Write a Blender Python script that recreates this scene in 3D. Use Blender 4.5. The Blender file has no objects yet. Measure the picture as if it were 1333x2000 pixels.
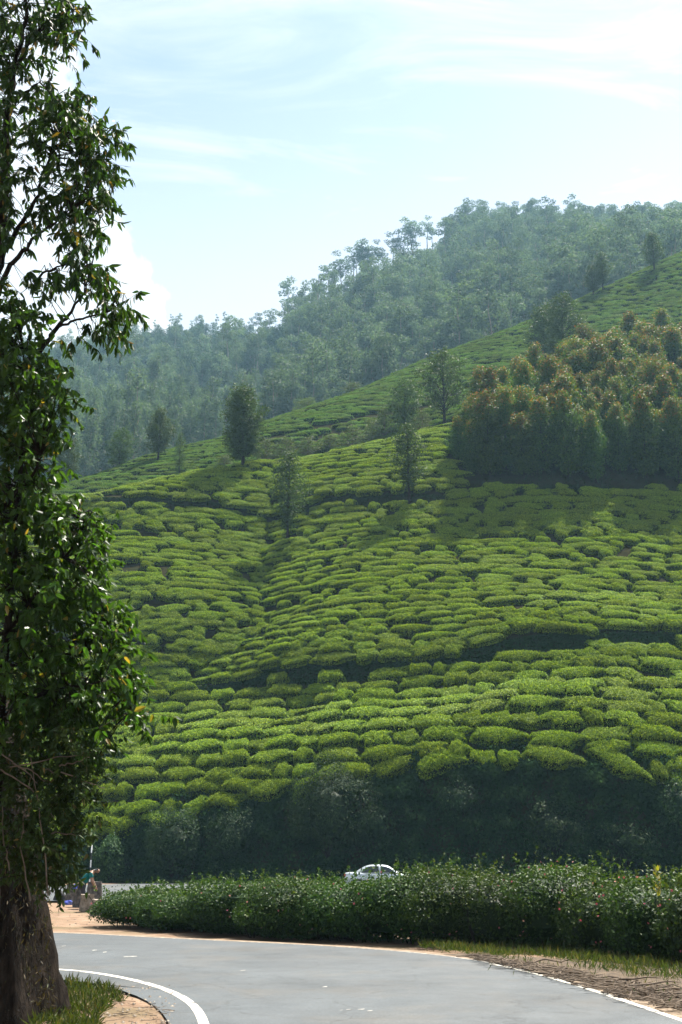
import bpy, math, random
import numpy as np
from mathutils import Matrix, Vector, Euler

S = bpy.context.scene
COL = S.collection
# ------------------------------------------------------------------ camera
F = 2200.0                      # focal length in pixels of a 1333 x 2000 frame
PITCH = math.atan(670.0 / F)
HC = 2.0
CP, SP = math.cos(PITCH), math.sin(PITCH)
cam = bpy.data.cameras.new('camera'); co = bpy.data.objects.new('camera', cam); COL.objects.link(co)
co.location = (0, 0, HC); co.rotation_euler = (math.pi / 2 + PITCH, 0, 0)
cam.sensor_fit = 'VERTICAL'; cam.sensor_height = 36.0; cam.sensor_width = 24.0
cam.lens = F / 2000 * 36.0; cam.clip_start = 0.05; cam.clip_end = 8000
S.camera = co
# ------------------------------------------------------------------ light
SUN_EL, SUN_AZ = math.radians(62), math.radians(36)     # azimuth measured from +Y (ahead) towards +X (right)
sd = Vector((math.cos(SUN_EL) * math.sin(SUN_AZ), math.cos(SUN_EL) * math.cos(SUN_AZ), math.sin(SUN_EL)))
W = bpy.data.worlds.new('World'); S.world = W; W.use_nodes = True
nt = W.node_tree; nt.nodes.clear()
def nn(t, typ, **kw):
    n = t.nodes.new(typ)
    for k, v in kw.items():
        if k == 'inp':
            for a, b in v.items(): n.inputs[a].default_value = b
        else: setattr(n, k, v)
    return n
out = nn(nt, 'ShaderNodeOutputWorld'); bg = nn(nt, 'ShaderNodeBackground')
sky = nn(nt, 'ShaderNodeTexSky', sky_type='NISHITA', sun_disc=False, sun_elevation=SUN_EL, sun_rotation=SUN_AZ,
         altitude=1500.0, air_density=1.0, dust_density=4.0, ozone_density=1.2)
bg.inputs['Strength'].default_value = 0.05
tc = nn(nt, 'ShaderNodeTexCoord')
sep = nn(nt, 'ShaderNodeSeparateXYZ'); nt.links.new(tc.outputs['Generated'], sep.inputs[0])
zc = nn(nt, 'ShaderNodeMath', operation='MAXIMUM', inp={1: 0.05}); nt.links.new(sep.outputs['Z'], zc.inputs[0])
def wmath(op, a, b):
    m = nn(nt, 'ShaderNodeMath', operation=op)
    for i, v in enumerate((a, b)):
        if isinstance(v, (int, float)): m.inputs[i].default_value = v
        else: nt.links.new(v, m.inputs[i])
    return m.outputs[0]
px = wmath('DIVIDE', sep.outputs['X'], zc.outputs[0]); py = wmath('DIVIDE', sep.outputs['Y'], zc.outputs[0])
cmb = nn(nt, 'ShaderNodeCombineXYZ'); nt.links.new(px, cmb.inputs[0]); nt.links.new(py, cmb.inputs[1])
mp = nn(nt, 'ShaderNodeMapping', inp={'Rotation': (0, 0, 0.95), 'Scale': (2.2, 5.4, 1.0), 'Location': (0.7, 0.3, 0)})
nt.links.new(cmb.outputs[0], mp.inputs[0])
n1 = nn(nt, 'ShaderNodeTexNoise', inp={'Scale': 1.0, 'Detail': 9.0, 'Roughness': 0.62, 'Distortion': 0.9}); nt.links.new(mp.outputs[0], n1.inputs['Vector'])
r1 = nn(nt, 'ShaderNodeMapRange', interpolation_type='SMOOTHSTEP', inp={'From Min': 0.38, 'From Max': 0.78, 'To Min': 0.0, 'To Max': 0.7}); nt.links.new(n1.outputs['Fac'], r1.inputs['Value'])
# cumulus bank low over the hills on the left
n2 = nn(nt, 'ShaderNodeTexNoise', inp={'Scale': 9.0, 'Detail': 7.0, 'Roughness': 0.55, 'Distortion': 0.3}); nt.links.new(tc.outputs['Generated'], n2.inputs['Vector'])
az = wmath('DIVIDE', sep.outputs['X'], wmath('MAXIMUM', sep.outputs['Y'], 0.05))
lo = wmath('ADD', wmath('MAXIMUM', wmath('MULTIPLY', wmath('ADD', az, 0.18), -3.5), -0.3), wmath('MULTIPLY', wmath('SUBTRACT', 0.50, sep.outputs['Z']), 2.2))
cu = wmath('ADD', n2.outputs['Fac'], lo)
r2 = nn(nt, 'ShaderNodeMapRange', interpolation_type='SMOOTHSTEP', inp={'From Min': 0.55, 'From Max': 0.63, 'To Min': 0.0, 'To Max': 0.95}); nt.links.new(cu, r2.inputs['Value'])
r3 = nn(nt, 'ShaderNodeMapRange', interpolation_type='SMOOTHSTEP', inp={'From Min': 0.66, 'From Max': 0.42, 'To Min': 0.0, 'To Max': 0.6}); nt.links.new(sep.outputs['Z'], r3.inputs['Value'])
cl = wmath('MAXIMUM', wmath('MAXIMUM', r1.outputs[0], r2.outputs[0]), r3.outputs[0])
mix = nn(nt, 'ShaderNodeMix', data_type='RGBA'); nt.links.new(cl, mix.inputs['Factor'])
veil = nn(nt, 'ShaderNodeMix', data_type='RGBA', inp={'Factor': 0.22, 'B': (3.1, 4.2, 5.2, 1)}); nt.links.new(sky.outputs[0], veil.inputs['A'])
nt.links.new(veil.outputs['Result'], mix.inputs['A'])
lum = nn(nt, 'ShaderNodeRGBToBW'); nt.links.new(sky.outputs[0], lum.inputs[0])       # clouds glow with the brightness of the sky behind them
cw = wmath('ADD', wmath('MULTIPLY', lum.outputs[0], 1.45), 1.1); cc_ = nn(nt, 'ShaderNodeCombineXYZ'); nt.links.new(cw, cc_.inputs[0]); nt.links.new(wmath('MULTIPLY', cw, 1.03), cc_.inputs[1]); nt.links.new(wmath('MULTIPLY', cw, 1.05), cc_.inputs[2]); nt.links.new(cc_.outputs[0], mix.inputs['B'])
nt.links.new(mix.outputs['Result'], bg.inputs['Color']); nt.links.new(bg.outputs[0], out.inputs['Surface'])
sl = bpy.data.lights.new('sun', 'SUN'); so = bpy.data.objects.new('sun', sl); COL.objects.link(so)
sl.energy = 5.0; sl.angle = math.radians(0.53); sl.color = (1.0, 0.94, 0.84)
so.location = sd * 900; so.rotation_euler = (-sd).to_track_quat('-Z', 'Y').to_euler()
S.view_settings.view_transform = 'Standard'; S.view_settings.look = 'None'; S.view_settings.gamma = 1.0
S.view_settings.use_curve_mapping = False; S.view_settings.exposure = 2.12
S.cycles.max_bounces = 6; S.cycles.diffuse_bounces = 3; S.cycles.glossy_bounces = 2; S.cycles.transmission_bounces = 4
S.cycles.transparent_max_bounces = 8; S.cycles.volume_bounces = 0; S.cycles.use_denoising = True
S.cycles.caustics_reflective = False; S.cycles.caustics_refractive = False; S.cycles.sample_clamp_indirect = 6.0

# ------------------------------------------------------------------ pixel <-> place
def rays(c, p):
    c = np.asarray(c, float); p = np.asarray(p, float)
    a = (c - 666.5) / F; b = (1000 - p) / F
    return a, CP - b * SP, SP + b * CP
def at(c, p, Y):
    a, dy, dz = rays(c, p); t = np.asarray(Y, float) / dy
    return np.stack([a * t, dy * t, HC + dz * t], -1)
def onground(c, p, z=0.0):
    a, dy, dz = rays(c, p); t = (z - HC) / dz
    return np.array([float(a * t), float(dy * t), z])
def proj(P):
    P = np.asarray(P, float); d = P[..., 1] * CP + (P[..., 2] - HC) * SP; u = -P[..., 1] * SP + (P[..., 2] - HC) * CP
    return 666.5 + F * P[..., 0] / d, 1000 - F * u / d, d

# ------------------------------------------------------------------ mesh helpers
def mesh_np(name, V, faces, mats=(), midx=None, tint=None, smooth=False):
    """faces: list of int arrays (n,3) or (n,4)"""
    V = np.asarray(V, np.float32); m = bpy.data.meshes.new(name)
    m.vertices.add(len(V)); m.vertices.foreach_set('co', V.ravel())
    faces = [np.asarray(f, np.int32) for f in faces if len(f)]
    if faces:
        lv = np.concatenate([f.ravel() for f in faces]); tot = np.concatenate([np.full(len(f), f.shape[1], np.int32) for f in faces])
        st = np.concatenate([[0], np.cumsum(tot)[:-1]]).astype(np.int32)
        m.loops.add(len(lv)); m.loops.foreach_set('vertex_index', lv)
        m.polygons.add(len(tot)); m.polygons.foreach_set('loop_start', st); m.polygons.foreach_set('loop_total', tot)
        if midx is not None: m.polygons.foreach_set('material_index', np.asarray(midx, np.int32))
        m.polygons.foreach_set('use_smooth', np.full(len(tot), bool(smooth)))
    for mt in mats: m.materials.append(mt)
    if tint is not None:
        at_ = m.attributes.new('tint', 'FLOAT', 'POINT'); at_.data.foreach_set('value', np.asarray(tint, np.float32))
    m.update(calc_edges=True); m.validate()
    return m
def put(name, mesh, parent=None, label=None, cat=None, group=None, kind=None, M=None):
    o = bpy.data.objects.new(name, mesh); COL.objects.link(o)
    if parent: o.parent = parent
    if M is not None: o.matrix_local = M
    tag(o, label, cat, group, kind); return o
def tag(o, label=None, cat=None, group=None, kind=None):
    for k, v in (('label', label), ('category', cat), ('group', group), ('kind', kind)):
        if v: o[k] = v
class MB:
    def __init__(s): s.V = []; s.Q = []; s.T = []; s.n = 0; s.t = []
    def add(s, V, Q=None, T=None, tint=0.5):
        V = np.asarray(V, float).reshape(-1, 3)
        if Q is not None and len(Q): s.Q.append(np.asarray(Q, int).reshape(-1, 4) + s.n)
        if T is not None and len(T): s.T.append(np.asarray(T, int).reshape(-1, 3) + s.n)
        s.V.append(V); s.t.append(np.broadcast_to(np.asarray(tint, float), (len(V),))); s.n += len(V)
    def mesh(s, name, mat, smooth=False):
        fs = []
        if s.Q: fs.append(np.concatenate(s.Q))
        if s.T: fs.append(np.concatenate(s.T))
        return mesh_np(name, np.concatenate(s.V) if s.V else np.zeros((0, 3)), fs, [mat] if not isinstance(mat, list) else mat, tint=np.concatenate(s.t) if s.t else None, smooth=smooth)
    def nf(s): return sum(len(a) for a in s.Q) + sum(len(a) for a in s.T)
    def tube(s, P, R, seg=6, tint=0.5, cap=True, rough=0.0, rng=None):
        P = np.asarray(P, float); R = np.broadcast_to(np.asarray(R, float), (len(P),)); n = len(P)
        D = np.gradient(P, axis=0); D /= np.linalg.norm(D, axis=1, keepdims=True) + 1e-9
        ref = np.array([1.0, 0, 0]) if abs(D[0][2]) > 0.8 else np.array([0, 0, 1.0])
        A = np.cross(D, ref); A /= np.linalg.norm(A, axis=1, keepdims=True) + 1e-9; B = np.cross(D, A)
        th = np.arange(seg) * 2 * math.pi / seg
        rr = R[:, None] * (1 + (rough * rng.normal(size=(n, seg)) if rough else 0))
        V = P[:, None] + rr[..., None] * (np.cos(th)[None, :, None] * A[:, None] + np.sin(th)[None, :, None] * B[:, None])
        i = np.arange(n - 1)[:, None] * seg; j = np.arange(seg)[None]; j2 = (j + 1) % seg
        Q = np.stack([i + j, i + j2, i + seg + j2, i + seg + j], -1).reshape(-1, 4)
        V = V.reshape(-1, 3); T = []
        if cap:
            V = np.vstack([V, P[-1] + D[-1] * R[-1] * .5]); e = len(V) - 1; b = (n - 1) * seg
            T = [[b + k, b + (k + 1) % seg, e] for k in range(seg)]
        s.add(V, Q, T, tint)
    def box(s, c, d, M=None, tint=0.5):
        c = np.asarray(c, float); d = np.asarray(d, float) / 2
        V = np.array([[x, y, z] for x in (-1, 1) for y in (-1, 1) for z in (-1, 1)], float) * d
        if M is not None: V = V @ np.asarray(M).T
        s.add(V + c, [[0, 1, 3, 2], [4, 6, 7, 5], [0, 4, 5, 1], [2, 3, 7, 6], [0, 2, 6, 4], [1, 5, 7, 3]], tint=tint)
    def leaves(s, P, D, N, L, Wd, fold=0.12, tint=0.5):
        """one folded diamond per leaf"""
        n = len(P); D = D / (np.linalg.norm(D, axis=1, keepdims=True) + 1e-9)
        Sd = np.cross(D, N); Sd /= np.linalg.norm(Sd, axis=1, keepdims=True) + 1e-9; N = np.cross(Sd, D)
        L = np.broadcast_to(L, (n,))[:, None]; Wd = np.broadcast_to(Wd, (n,))[:, None]
        m = P + D * L * .45
        V = np.stack([P, m + Sd * Wd / 2 + N * Wd * fold, P + D * L, m - Sd * Wd / 2 + N * Wd * fold], 1).reshape(-1, 3)
        s.add(V, np.arange(4 * n).reshape(-1, 4), tint=np.repeat(np.broadcast_to(tint, (n,)), 4))
    def bigleaves(s, P, D, N, L, Wd, tint=0.5, bend=0.12):
        V, fq, ft = big_leaf_np(P, D, N, L, Wd, bend)
        s.add(V, fq, ft, tint=np.repeat(np.broadcast_to(tint, (len(P),)), 8))
def big_leaf_np(P, D, N, L, Wd, bend=0.12):
    n = len(P); D = D / (np.linalg.norm(D, axis=1, keepdims=True) + 1e-9)
    Sd = np.cross(D, N); Sd /= np.linalg.norm(Sd, axis=1, keepdims=True) + 1e-9; N = np.cross(Sd, D)
    L = np.broadcast_to(L, (n,))[:, None]; Wd = np.broadcast_to(Wd, (n,))[:, None]
    def q(t, s, h): return P + D * L * t + Sd * Wd * s + N * (Wd * h - L * bend * t * t)
    V = np.stack([q(0, 0, 0), q(.3, 0, 0), q(.66, 0, 0), q(1, 0, 0), q(.28, .5, .14), q(.64, .40, .12), q(.28, -.5, .14), q(.64, -.40, .12)], 1).reshape(-1, 3)
    o = (np.arange(n) * 8)[:, None, None]
    Q = (np.array([[4, 5, 2, 1], [6, 1, 2, 7]])[None] + o).reshape(-1, 4)
    T = (np.array([[0, 4, 1], [5, 3, 2], [0, 1, 6], [7, 2, 3]])[None] + o).reshape(-1, 3)
    return V, Q, T
def unit(rng, n, up=0.0):
    v = rng.normal(size=(n, 3)); v[:, 2] += up
    return v / (np.linalg.norm(v, axis=1, keepdims=True) + 1e-9)
def sines(seed, X, Y, sc, k=6):
    r = np.random.default_rng(seed); o = 0
    for i in range(k):
        a = r.uniform(0, 2 * math.pi); f = r.uniform(.6, 1.6) / sc
        o = o + np.sin((X * math.cos(a) + Y * math.sin(a)) * f * 2 * math.pi + r.uniform(0, 6.28))
    return o / math.sqrt(k)

# ------------------------------------------------------------------ materials
def newmat(name):
    m = bpy.data.materials.new(name); m.use_nodes = True; t = m.node_tree; t.nodes.clear()
    o = nn(t, 'ShaderNodeOutputMaterial'); return m, t, o
def leafmat(name, c0, c1, c2=None, trans=0.38, rough=0.5, spec=0.08, rnd=0.35, hue=0.015, tcol=(1.25, 1.35, 0.55), pos=(0.0, 0.6, 1.0)):
    m, t, o = newmat(name)
    a = nn(t, 'ShaderNodeAttribute', attribute_name='tint'); r = nn(t, 'ShaderNodeValToRGB')
    e = r.color_ramp.elements; e[0].position = pos[0]; e[0].color = (*c0, 1); e[1].position = pos[1]; e[1].color = (*c1, 1)
    if c2: q = e.new(pos[2]); q.color = (*c2, 1)
    t.links.new(a.outputs['Fac'], r.inputs[0])
    oi = nn(t, 'ShaderNodeObjectInfo')
    mr = nn(t, 'ShaderNodeMapRange', inp={'To Min': 1 - rnd, 'To Max': 1 + rnd}); t.links.new(oi.outputs['Random'], mr.inputs['Value'])
    hs = nn(t, 'ShaderNodeHueSaturation'); t.links.new(mr.outputs[0], hs.inputs['Value']); t.links.new(r.outputs[0], hs.inputs['Color'])
    mr2 = nn(t, 'ShaderNodeMapRange', inp={'To Min': 0.5 - hue, 'To Max': 0.5 + hue}); t.links.new(oi.outputs['Random'], mr2.inputs['Value']); t.links.new(mr2.outputs[0], hs.inputs['Hue'])
    b = nn(t, 'ShaderNodeBsdfPrincipled', inp={'Roughness': rough, 'Specular IOR Level': spec}); t.links.new(hs.outputs[0], b.inputs['Base Color'])
    mm = nn(t, 'ShaderNodeMix', data_type='RGBA', blend_type='MULTIPLY', inp={'Factor': 1.0, 'B': (*tcol, 1)}); t.links.new(hs.outputs[0], mm.inputs['A'])
    tr = nn(t, 'ShaderNodeBsdfTranslucent'); t.links.new(mm.outputs['Result'], tr.inputs[0])
    mx = nn(t, 'ShaderNodeMixShader', inp={0: trans}); t.links.new(b.outputs[0], mx.inputs[1]); t.links.new(tr.outputs[0], mx.inputs[2])
    t.links.new(mx.outputs[0], o.inputs[0]); return m
def noisemat(name, cols, scale=4.0, detail=8.0, rough=0.9, bump=0.3, bdist=0.03, spec=0.2, scale2=None, cols2=None, bscale=None, stretch=None, lohi=(0.35, 0.65), lohi2=(0.45, 0.6)):
    m, t, o = newmat(name)
    tcn = nn(t, 'ShaderNodeTexCoord'); vec = tcn.outputs['Object']
    if stretch:
        mpn = nn(t, 'ShaderNodeMapping', inp={'Scale': stretch}); t.links.new(vec, mpn.inputs[0]); vec = mpn.outputs[0]
    n = nn(t, 'ShaderNodeTexNoise', inp={'Scale': scale, 'Detail': detail, 'Roughness': 0.62}); t.links.new(vec, n.inputs['Vector'])
    r = nn(t, 'ShaderNodeValToRGB'); e = r.color_ramp.elements
    for i, cc in enumerate(cols):
        p = lohi[0] + (lohi[1] - lohi[0]) * i / max(1, len(cols) - 1)
        if i < 2: e[i].position = p; e[i].color = (*cc, 1)
        else: q = e.new(p); q.color = (*cc, 1)
    t.links.new(n.outputs['Fac'], r.inputs[0]); colo = r.outputs[0]
    if scale2:
        nb = nn(t, 'ShaderNodeTexNoise', inp={'Scale': scale2, 'Detail': 5.0}); t.links.new(vec, nb.inputs['Vector'])
        mr = nn(t, 'ShaderNodeMapRange', inp={'From Min': lohi2[0], 'From Max': lohi2[1]}); t.links.new(nb.outputs['Fac'], mr.inputs['Value'])
        mx = nn(t, 'ShaderNodeMix', data_type='RGBA', inp={'B': (*cols2, 1)}); t.links.new(mr.outputs[0], mx.inputs['Factor']); t.links.new(colo, mx.inputs['A']); colo = mx.outputs['Result']
    b = nn(t, 'ShaderNodeBsdfPrincipled', inp={'Roughness': rough, 'Specular IOR Level': spec}); t.links.new(colo, b.inputs['Base Color'])
    nb2 = nn(t, 'ShaderNodeTexNoise', inp={'Scale': bscale or scale * 4, 'Detail': 8.0, 'Roughness': 0.7}); t.links.new(vec, nb2.inputs['Vector'])
    bu = nn(t, 'ShaderNodeBump', inp={'Strength': bump, 'Distance': bdist}); t.links.new(nb2.outputs['Fac'], bu.inputs['Height']); t.links.new(bu.outputs[0], b.inputs['Normal'])
    t.links.new(b.outputs[0], o.inputs[0]); return m
def plain(name, col, rough=0.5, metal=0.0, spec=0.5, coat=0.0, emit=None):
    m, t, o = newmat(name)
    b = nn(t, 'ShaderNodeBsdfPrincipled', inp={'Base Color': (*col, 1), 'Roughness': rough, 'Metallic': metal, 'Specular IOR Level': spec, 'Coat Weight': coat, 'Coat Roughness': 0.05})
    n = nn(t, 'ShaderNodeTexNoise', inp={'Scale': 30.0, 'Detail': 4.0}); r = nn(t, 'ShaderNodeMapRange', inp={'To Min': rough * .85, 'To Max': min(1, rough * 1.15)})
    t.links.new(n.outputs['Fac'], r.inputs['Value']); t.links.new(r.outputs[0], b.inputs['Roughness'])
    t.links.new(b.outputs[0], o.inputs[0]); return m
M = {}
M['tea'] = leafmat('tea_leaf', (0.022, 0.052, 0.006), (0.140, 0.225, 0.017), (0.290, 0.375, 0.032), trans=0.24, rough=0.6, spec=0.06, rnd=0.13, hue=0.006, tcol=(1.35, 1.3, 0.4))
M['teafar'] = leafmat('older_tea_leaf', (0.026, 0.060, 0.012), (0.080, 0.140, 0.022), (0.150, 0.205, 0.034), trans=0.26, rough=0.6, spec=0.06, rnd=0.25)
M['teacore'] = noisemat('tea_bush_inside', [(0.006, 0.011, 0.003), (0.012, 0.020, 0.005)], scale=6, spec=0.0)  # core colour set near black to deepen the shade inside bushes
M['oak'] = leafmat('silver_oak_leaf', (0.024, 0.044, 0.013), (0.045, 0.074, 0.020), (0.068, 0.10, 0.026), trans=0.28, rnd=0.2, spec=.05)
M['gum'] = leafmat('far_gum_leaf', (0.045, 0.072, 0.056), (0.072, 0.108, 0.078), (0.11, 0.145, 0.10), trans=0.3, rnd=0.35, spec=0.08, rough=.7)  # colour paled and shifted to blue-grey to add to the distance haze
M['forest'] = leafmat('far_forest_leaf', (0.020, 0.042, 0.028), (0.038, 0.066, 0.042), (0.066, 0.098, 0.056), trans=0.28, rnd=0.4, spec=.08, rough=.7)  # greens shifted towards blue, with some of the far haze mixed in
M['grove'] = leafmat('young_gum_leaf', (0.018, 0.044, 0.010), (0.072, 0.118, 0.019), (0.22, 0.088, 0.024), trans=0.28, rnd=0.25, spec=.05, pos=(0.0, 0.55, 0.95))
M['fgum'] = leafmat('gum_tree_leaf', (0.010, 0.026, 0.007), (0.030, 0.062, 0.010), (0.18, 0.11, 0.02), trans=0.44, rough=0.5, spec=0.15, rnd=0.2, pos=(0.0, 0.75, 1.0))
M['climb'] = leafmat('broad_leaf', (0.013, 0.036, 0.007), (0.040, 0.090, 0.010), (0.22, 0.15, 0.025), trans=0.5, rough=0.42, spec=0.22, rnd=0.2, pos=(0.0, 0.8, 1.0))
M['dryshrub'] = leafmat('dull_shrub_leaf', (0.014, 0.028, 0.008), (0.038, 0.060, 0.015), (0.11, 0.08, 0.03), trans=0.3, rnd=0.2, pos=(0.0, 0.8, 1.0))
M['hedge'] = leafmat('hedge_leaf', (0.011, 0.026, 0.007), (0.032, 0.064, 0.012), (0.085, 0.11, 0.025), trans=0.28, rough=0.5, spec=.10, rnd=0.15)
M['bank'] = leafmat('bank_leaf', (0.010, 0.024, 0.009), (0.019, 0.042, 0.013), (0.04, 0.07, 0.024), trans=0.06, rough=0.7, spec=.0, rnd=0.1)  # leaf colour lowered to deepen the shade on the bank
M['bshrub'] = leafmat('bank_shrub_leaf', (0.009, 0.024, 0.008), (0.024, 0.052, 0.015), (0.05, 0.085, 0.03), trans=0.2, rough=0.6, spec=.08, rnd=0.2)
M['scrub'] = leafmat('gully_scrub_leaf', (0.035, 0.055, 0.022), (0.065, 0.085, 0.034), (0.10, 0.10, 0.05), trans=0.3, rnd=0.25, spec=.05)
M['grass'] = leafmat('grass_blade', (0.020, 0.034, 0.008), (0.042, 0.060, 0.013), (0.12, 0.09, 0.035), trans=0.35, rnd=0.1, pos=(0.0, 0.6, 1.0))
M['straw'] = leafmat('dry_grass', (0.03, 0.021, 0.011), (0.055, 0.038, 0.018), (0.03, 0.04, 0.011), trans=0.2, rnd=0.1)
M['flower'] = leafmat('flower_petal', (0.40, 0.07, 0.13), (0.42, 0.13, 0.16), (0.45, 0.25, 0.16), trans=0.3, rnd=0.1, tcol=(1, 1, 1))
M['bark'] = noisemat('bark', [(0.007, 0.005, 0.004), (0.016, 0.012, 0.009), (0.032, 0.024, 0.018)], scale=5, spec=.05, bump=0.9, bdist=0.05, stretch=(3, 3, 0.6))
M['graybark'] = noisemat('pale_bark', [(0.10, 0.085, 0.065), (0.24, 0.21, 0.17)], scale=3, bump=0.4, stretch=(2, 2, 0.5))
M['twig'] = noisemat('dry_twig', [(0.05, 0.036, 0.026), (0.15, 0.115, 0.085)], scale=4, bump=0.4)
M['soil'] = noisemat('hill_soil', [(0.012, 0.012, 0.006), (0.022, 0.020, 0.010), (0.016, 0.020, 0.007)], scale=0.9, spec=0.0, bump=0.5, bdist=0.1, bscale=6)  # soil colour darkened so gaps between bushes look shaded
M['forestfloor'] = noisemat('forest_floor', [(0.018, 0.028, 0.014), (0.04, 0.05, 0.022)], scale=0.1, bump=0.5, bdist=0.5, bscale=0.6)
M['dirt'] = noisemat('dirt', [(0.095, 0.058, 0.036), (0.140, 0.090, 0.057), (0.18, 0.125, 0.085)], scale=1.6, bump=0.7, bdist=0.03, bscale=22, scale2=0.5, cols2=(0.085, 0.062, 0.032), lohi2=(0.50, 0.68))
M['sand'] = noisemat('sand_strip', [(0.10, 0.072, 0.048), (0.145, 0.108, 0.075), (0.19, 0.145, 0.105)], scale=3.0, bump=0.5, bdist=0.01, bscale=40)
def asphalt_mat():
    m, t, o = newmat('asphalt'); tcn = nn(t, 'ShaderNodeTexCoord'); v = tcn.outputs['Object']
    def noise(sc, det=6.0, ro=.6):
        k = nn(t, 'ShaderNodeTexNoise', inp={'Scale': sc, 'Detail': det, 'Roughness': ro}); t.links.new(v, k.inputs['Vector']); return k.outputs['Fac']
    def ramp(f, lo, hi, a_, b_):
        k = nn(t, 'ShaderNodeMapRange', inp={'From Min': lo, 'From Max': hi, 'To Min': a_, 'To Max': b_}); t.links.new(f, k.inputs['Value']); return k.outputs[0]
    def mul(a_, b_):
        k = nn(t, 'ShaderNodeMath', operation='MULTIPLY'); t.links.new(a_, k.inputs[0]); t.links.new(b_, k.inputs[1]); return k.outputs[0]
    vor = nn(t, 'ShaderNodeTexVoronoi', inp={'Scale': 85.0}); t.links.new(v, vor.inputs['Vector']); bw = nn(t, 'ShaderNodeRGBToBW'); t.links.new(vor.outputs['Color'], bw.inputs[0])
    crk = nn(t, 'ShaderNodeTexVoronoi', feature='DISTANCE_TO_EDGE', inp={'Scale': .42, 'Randomness': 1.0}); wv = nn(t, 'ShaderNodeVectorMath', operation='ADD'); nv = nn(t, 'ShaderNodeTexNoise', inp={'Scale': 1.4, 'Detail': 5.0}); t.links.new(v, nv.inputs['Vector']); t.links.new(v, wv.inputs[0]); t.links.new(nv.outputs['Color'], wv.inputs[1]); t.links.new(wv.outputs[0], crk.inputs['Vector'])
    val = mul(mul(ramp(noise(.22, 3.0), .35, .65, .78, 1.16), ramp(noise(1.7, 7.0, .7), .3, .7, .86, 1.12)), mul(ramp(bw.outputs[0], .1, .9, .62, 1.4), ramp(crk.outputs['Distance'], 0.0, .012, .62, 1.0)))
    mx = nn(t, 'ShaderNodeMix', data_type='RGBA', inp={'A': (0.039, 0.046, 0.052, 1), 'B': (0.060, 0.056, 0.050, 1)}); t.links.new(ramp(noise(.5, 8.0, .65), .5, .72, 0.0, .7), mx.inputs['Factor'])
    hs = nn(t, 'ShaderNodeHueSaturation'); t.links.new(mx.outputs['Result'], hs.inputs['Color']); t.links.new(val, hs.inputs['Value'])
    b_ = nn(t, 'ShaderNodeBsdfPrincipled', inp={'Specular IOR Level': .3}); t.links.new(hs.outputs[0], b_.inputs['Base Color']); t.links.new(ramp(noise(.8), .3, .7, .62, .85), b_.inputs['Roughness'])
    bu = nn(t, 'ShaderNodeBump', inp={'Strength': .5, 'Distance': .006}); t.links.new(vor.outputs['Distance'], bu.inputs['Height']); t.links.new(bu.outputs[0], b_.inputs['Normal']); t.links.new(b_.outputs[0], o.inputs[0]); return m
M['asphalt'] = asphalt_mat()
M['paint'] = noisemat('road_paint', [(0.07, 0.07, 0.07), (0.27, 0.26, 0.235), (0.44, 0.42, 0.37)], scale=2.6, bump=0.3, bdist=0.004, bscale=90, lohi=(0.33, 0.52), rough=0.7)
M['wornpaint'] = noisemat('worn_road_paint', [(0.10, 0.10, 0.098), (0.15, 0.15, 0.145), (0.30, 0.30, 0.28)], scale=9, bump=0.3, bdist=0.004, bscale=90, lohi=(0.42, 0.62), rough=0.7)
M['concrete'] = noisemat('weathered_concrete', [(0.07, 0.052, 0.038), (0.17, 0.14, 0.11), (0.26, 0.23, 0.19)], scale=6, bump=0.6, bdist=0.02, bscale=20)

# ------------------------------------------------------------------ terrain
CG = np.arange(-760, 2141, 4.0)
def gs(a, sig):
    k = int(3 * sig); x = np.arange(-k, k + 1); w = np.exp(-x * x / (2 * sig * sig)); w /= w.sum()
    return np.convolve(np.pad(a, k, mode='edge'), w, mode='valid')
def crow(d, sig=7): 
    k = sorted(d); return gs(np.interp(CG, k, [d[q] for q in k]), sig)
def pchip(x, y, xq):
    h = np.diff(x); dl = np.diff(y) / h; d = np.zeros_like(y)
    for i in range(1, len(x) - 1):
        if dl[i - 1] * dl[i] > 0:
            w1 = 2 * h[i] + h[i - 1]; w2 = h[i] + 2 * h[i - 1]; d[i] = (w1 + w2) / (w1 / dl[i - 1] + w2 / dl[i])
    d[0] = dl[0]; d[-1] = dl[-1]
    k = np.clip(np.searchsorted(x, xq) - 1, 0, len(x) - 2); t = (xq - x[k]) / h[k]
    return (y[k] * (1 + 2 * t) * (1 - t) ** 2 + h[k] * d[k] * t * (1 - t) ** 2 + y[k + 1] * t * t * (3 - 2 * t) + h[k] * d[k + 1] * t * t * (t - 1))
footY = crow({-300: 96, 100: 94, 250: 91, 400: 89, 720: 84, 1050: 81, 1333: 81, 1700: 84})
footP = np.array([1000 - F * ((-Y * SP + (-.4 - HC) * CP) / (Y * CP + (-.4 - HC) * SP)) for Y in footY])
btY = footY + crow({-300: 1.2, 200: 1.2, 400: 1.3, 1333: 1.3})
btP = crow({-300: 1640, 100: 1642, 200: 1636, 300: 1612, 400: 1590, 500: 1566, 600: 1548, 700: 1524, 850: 1503, 1000: 1494, 1100: 1484, 1200: 1496, 1333: 1548, 1600: 1600})
p1P = crow({-300: 1350, 150: 1352, 290: 1350, 450: 1348, 640: 1330, 850: 1305, 1000: 1288, 1150: 1272, 1333: 1258, 1700: 1250}); p1Y = crow({-300: 113, 150: 112, 290: 111, 450: 109, 640: 103.5, 850: 100, 1000: 98.5, 1150: 98.2, 1333: 101, 1700: 108})
p1h = crow({-300: 8, 200: 12, 290: 26, 420: 22, 540: 36, 680: 40, 800: 30, 1000: 34, 1150: 30, 1333: 26})
mdP = crow({-300: 1150, 1700: 1150}); mdY = crow({-300: 124, 150: 123, 300: 121.5, 450: 121.5, 510: 122, 640: 117.5, 850: 112.5, 1000: 111.5, 1333: 114, 1700: 119})
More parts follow.
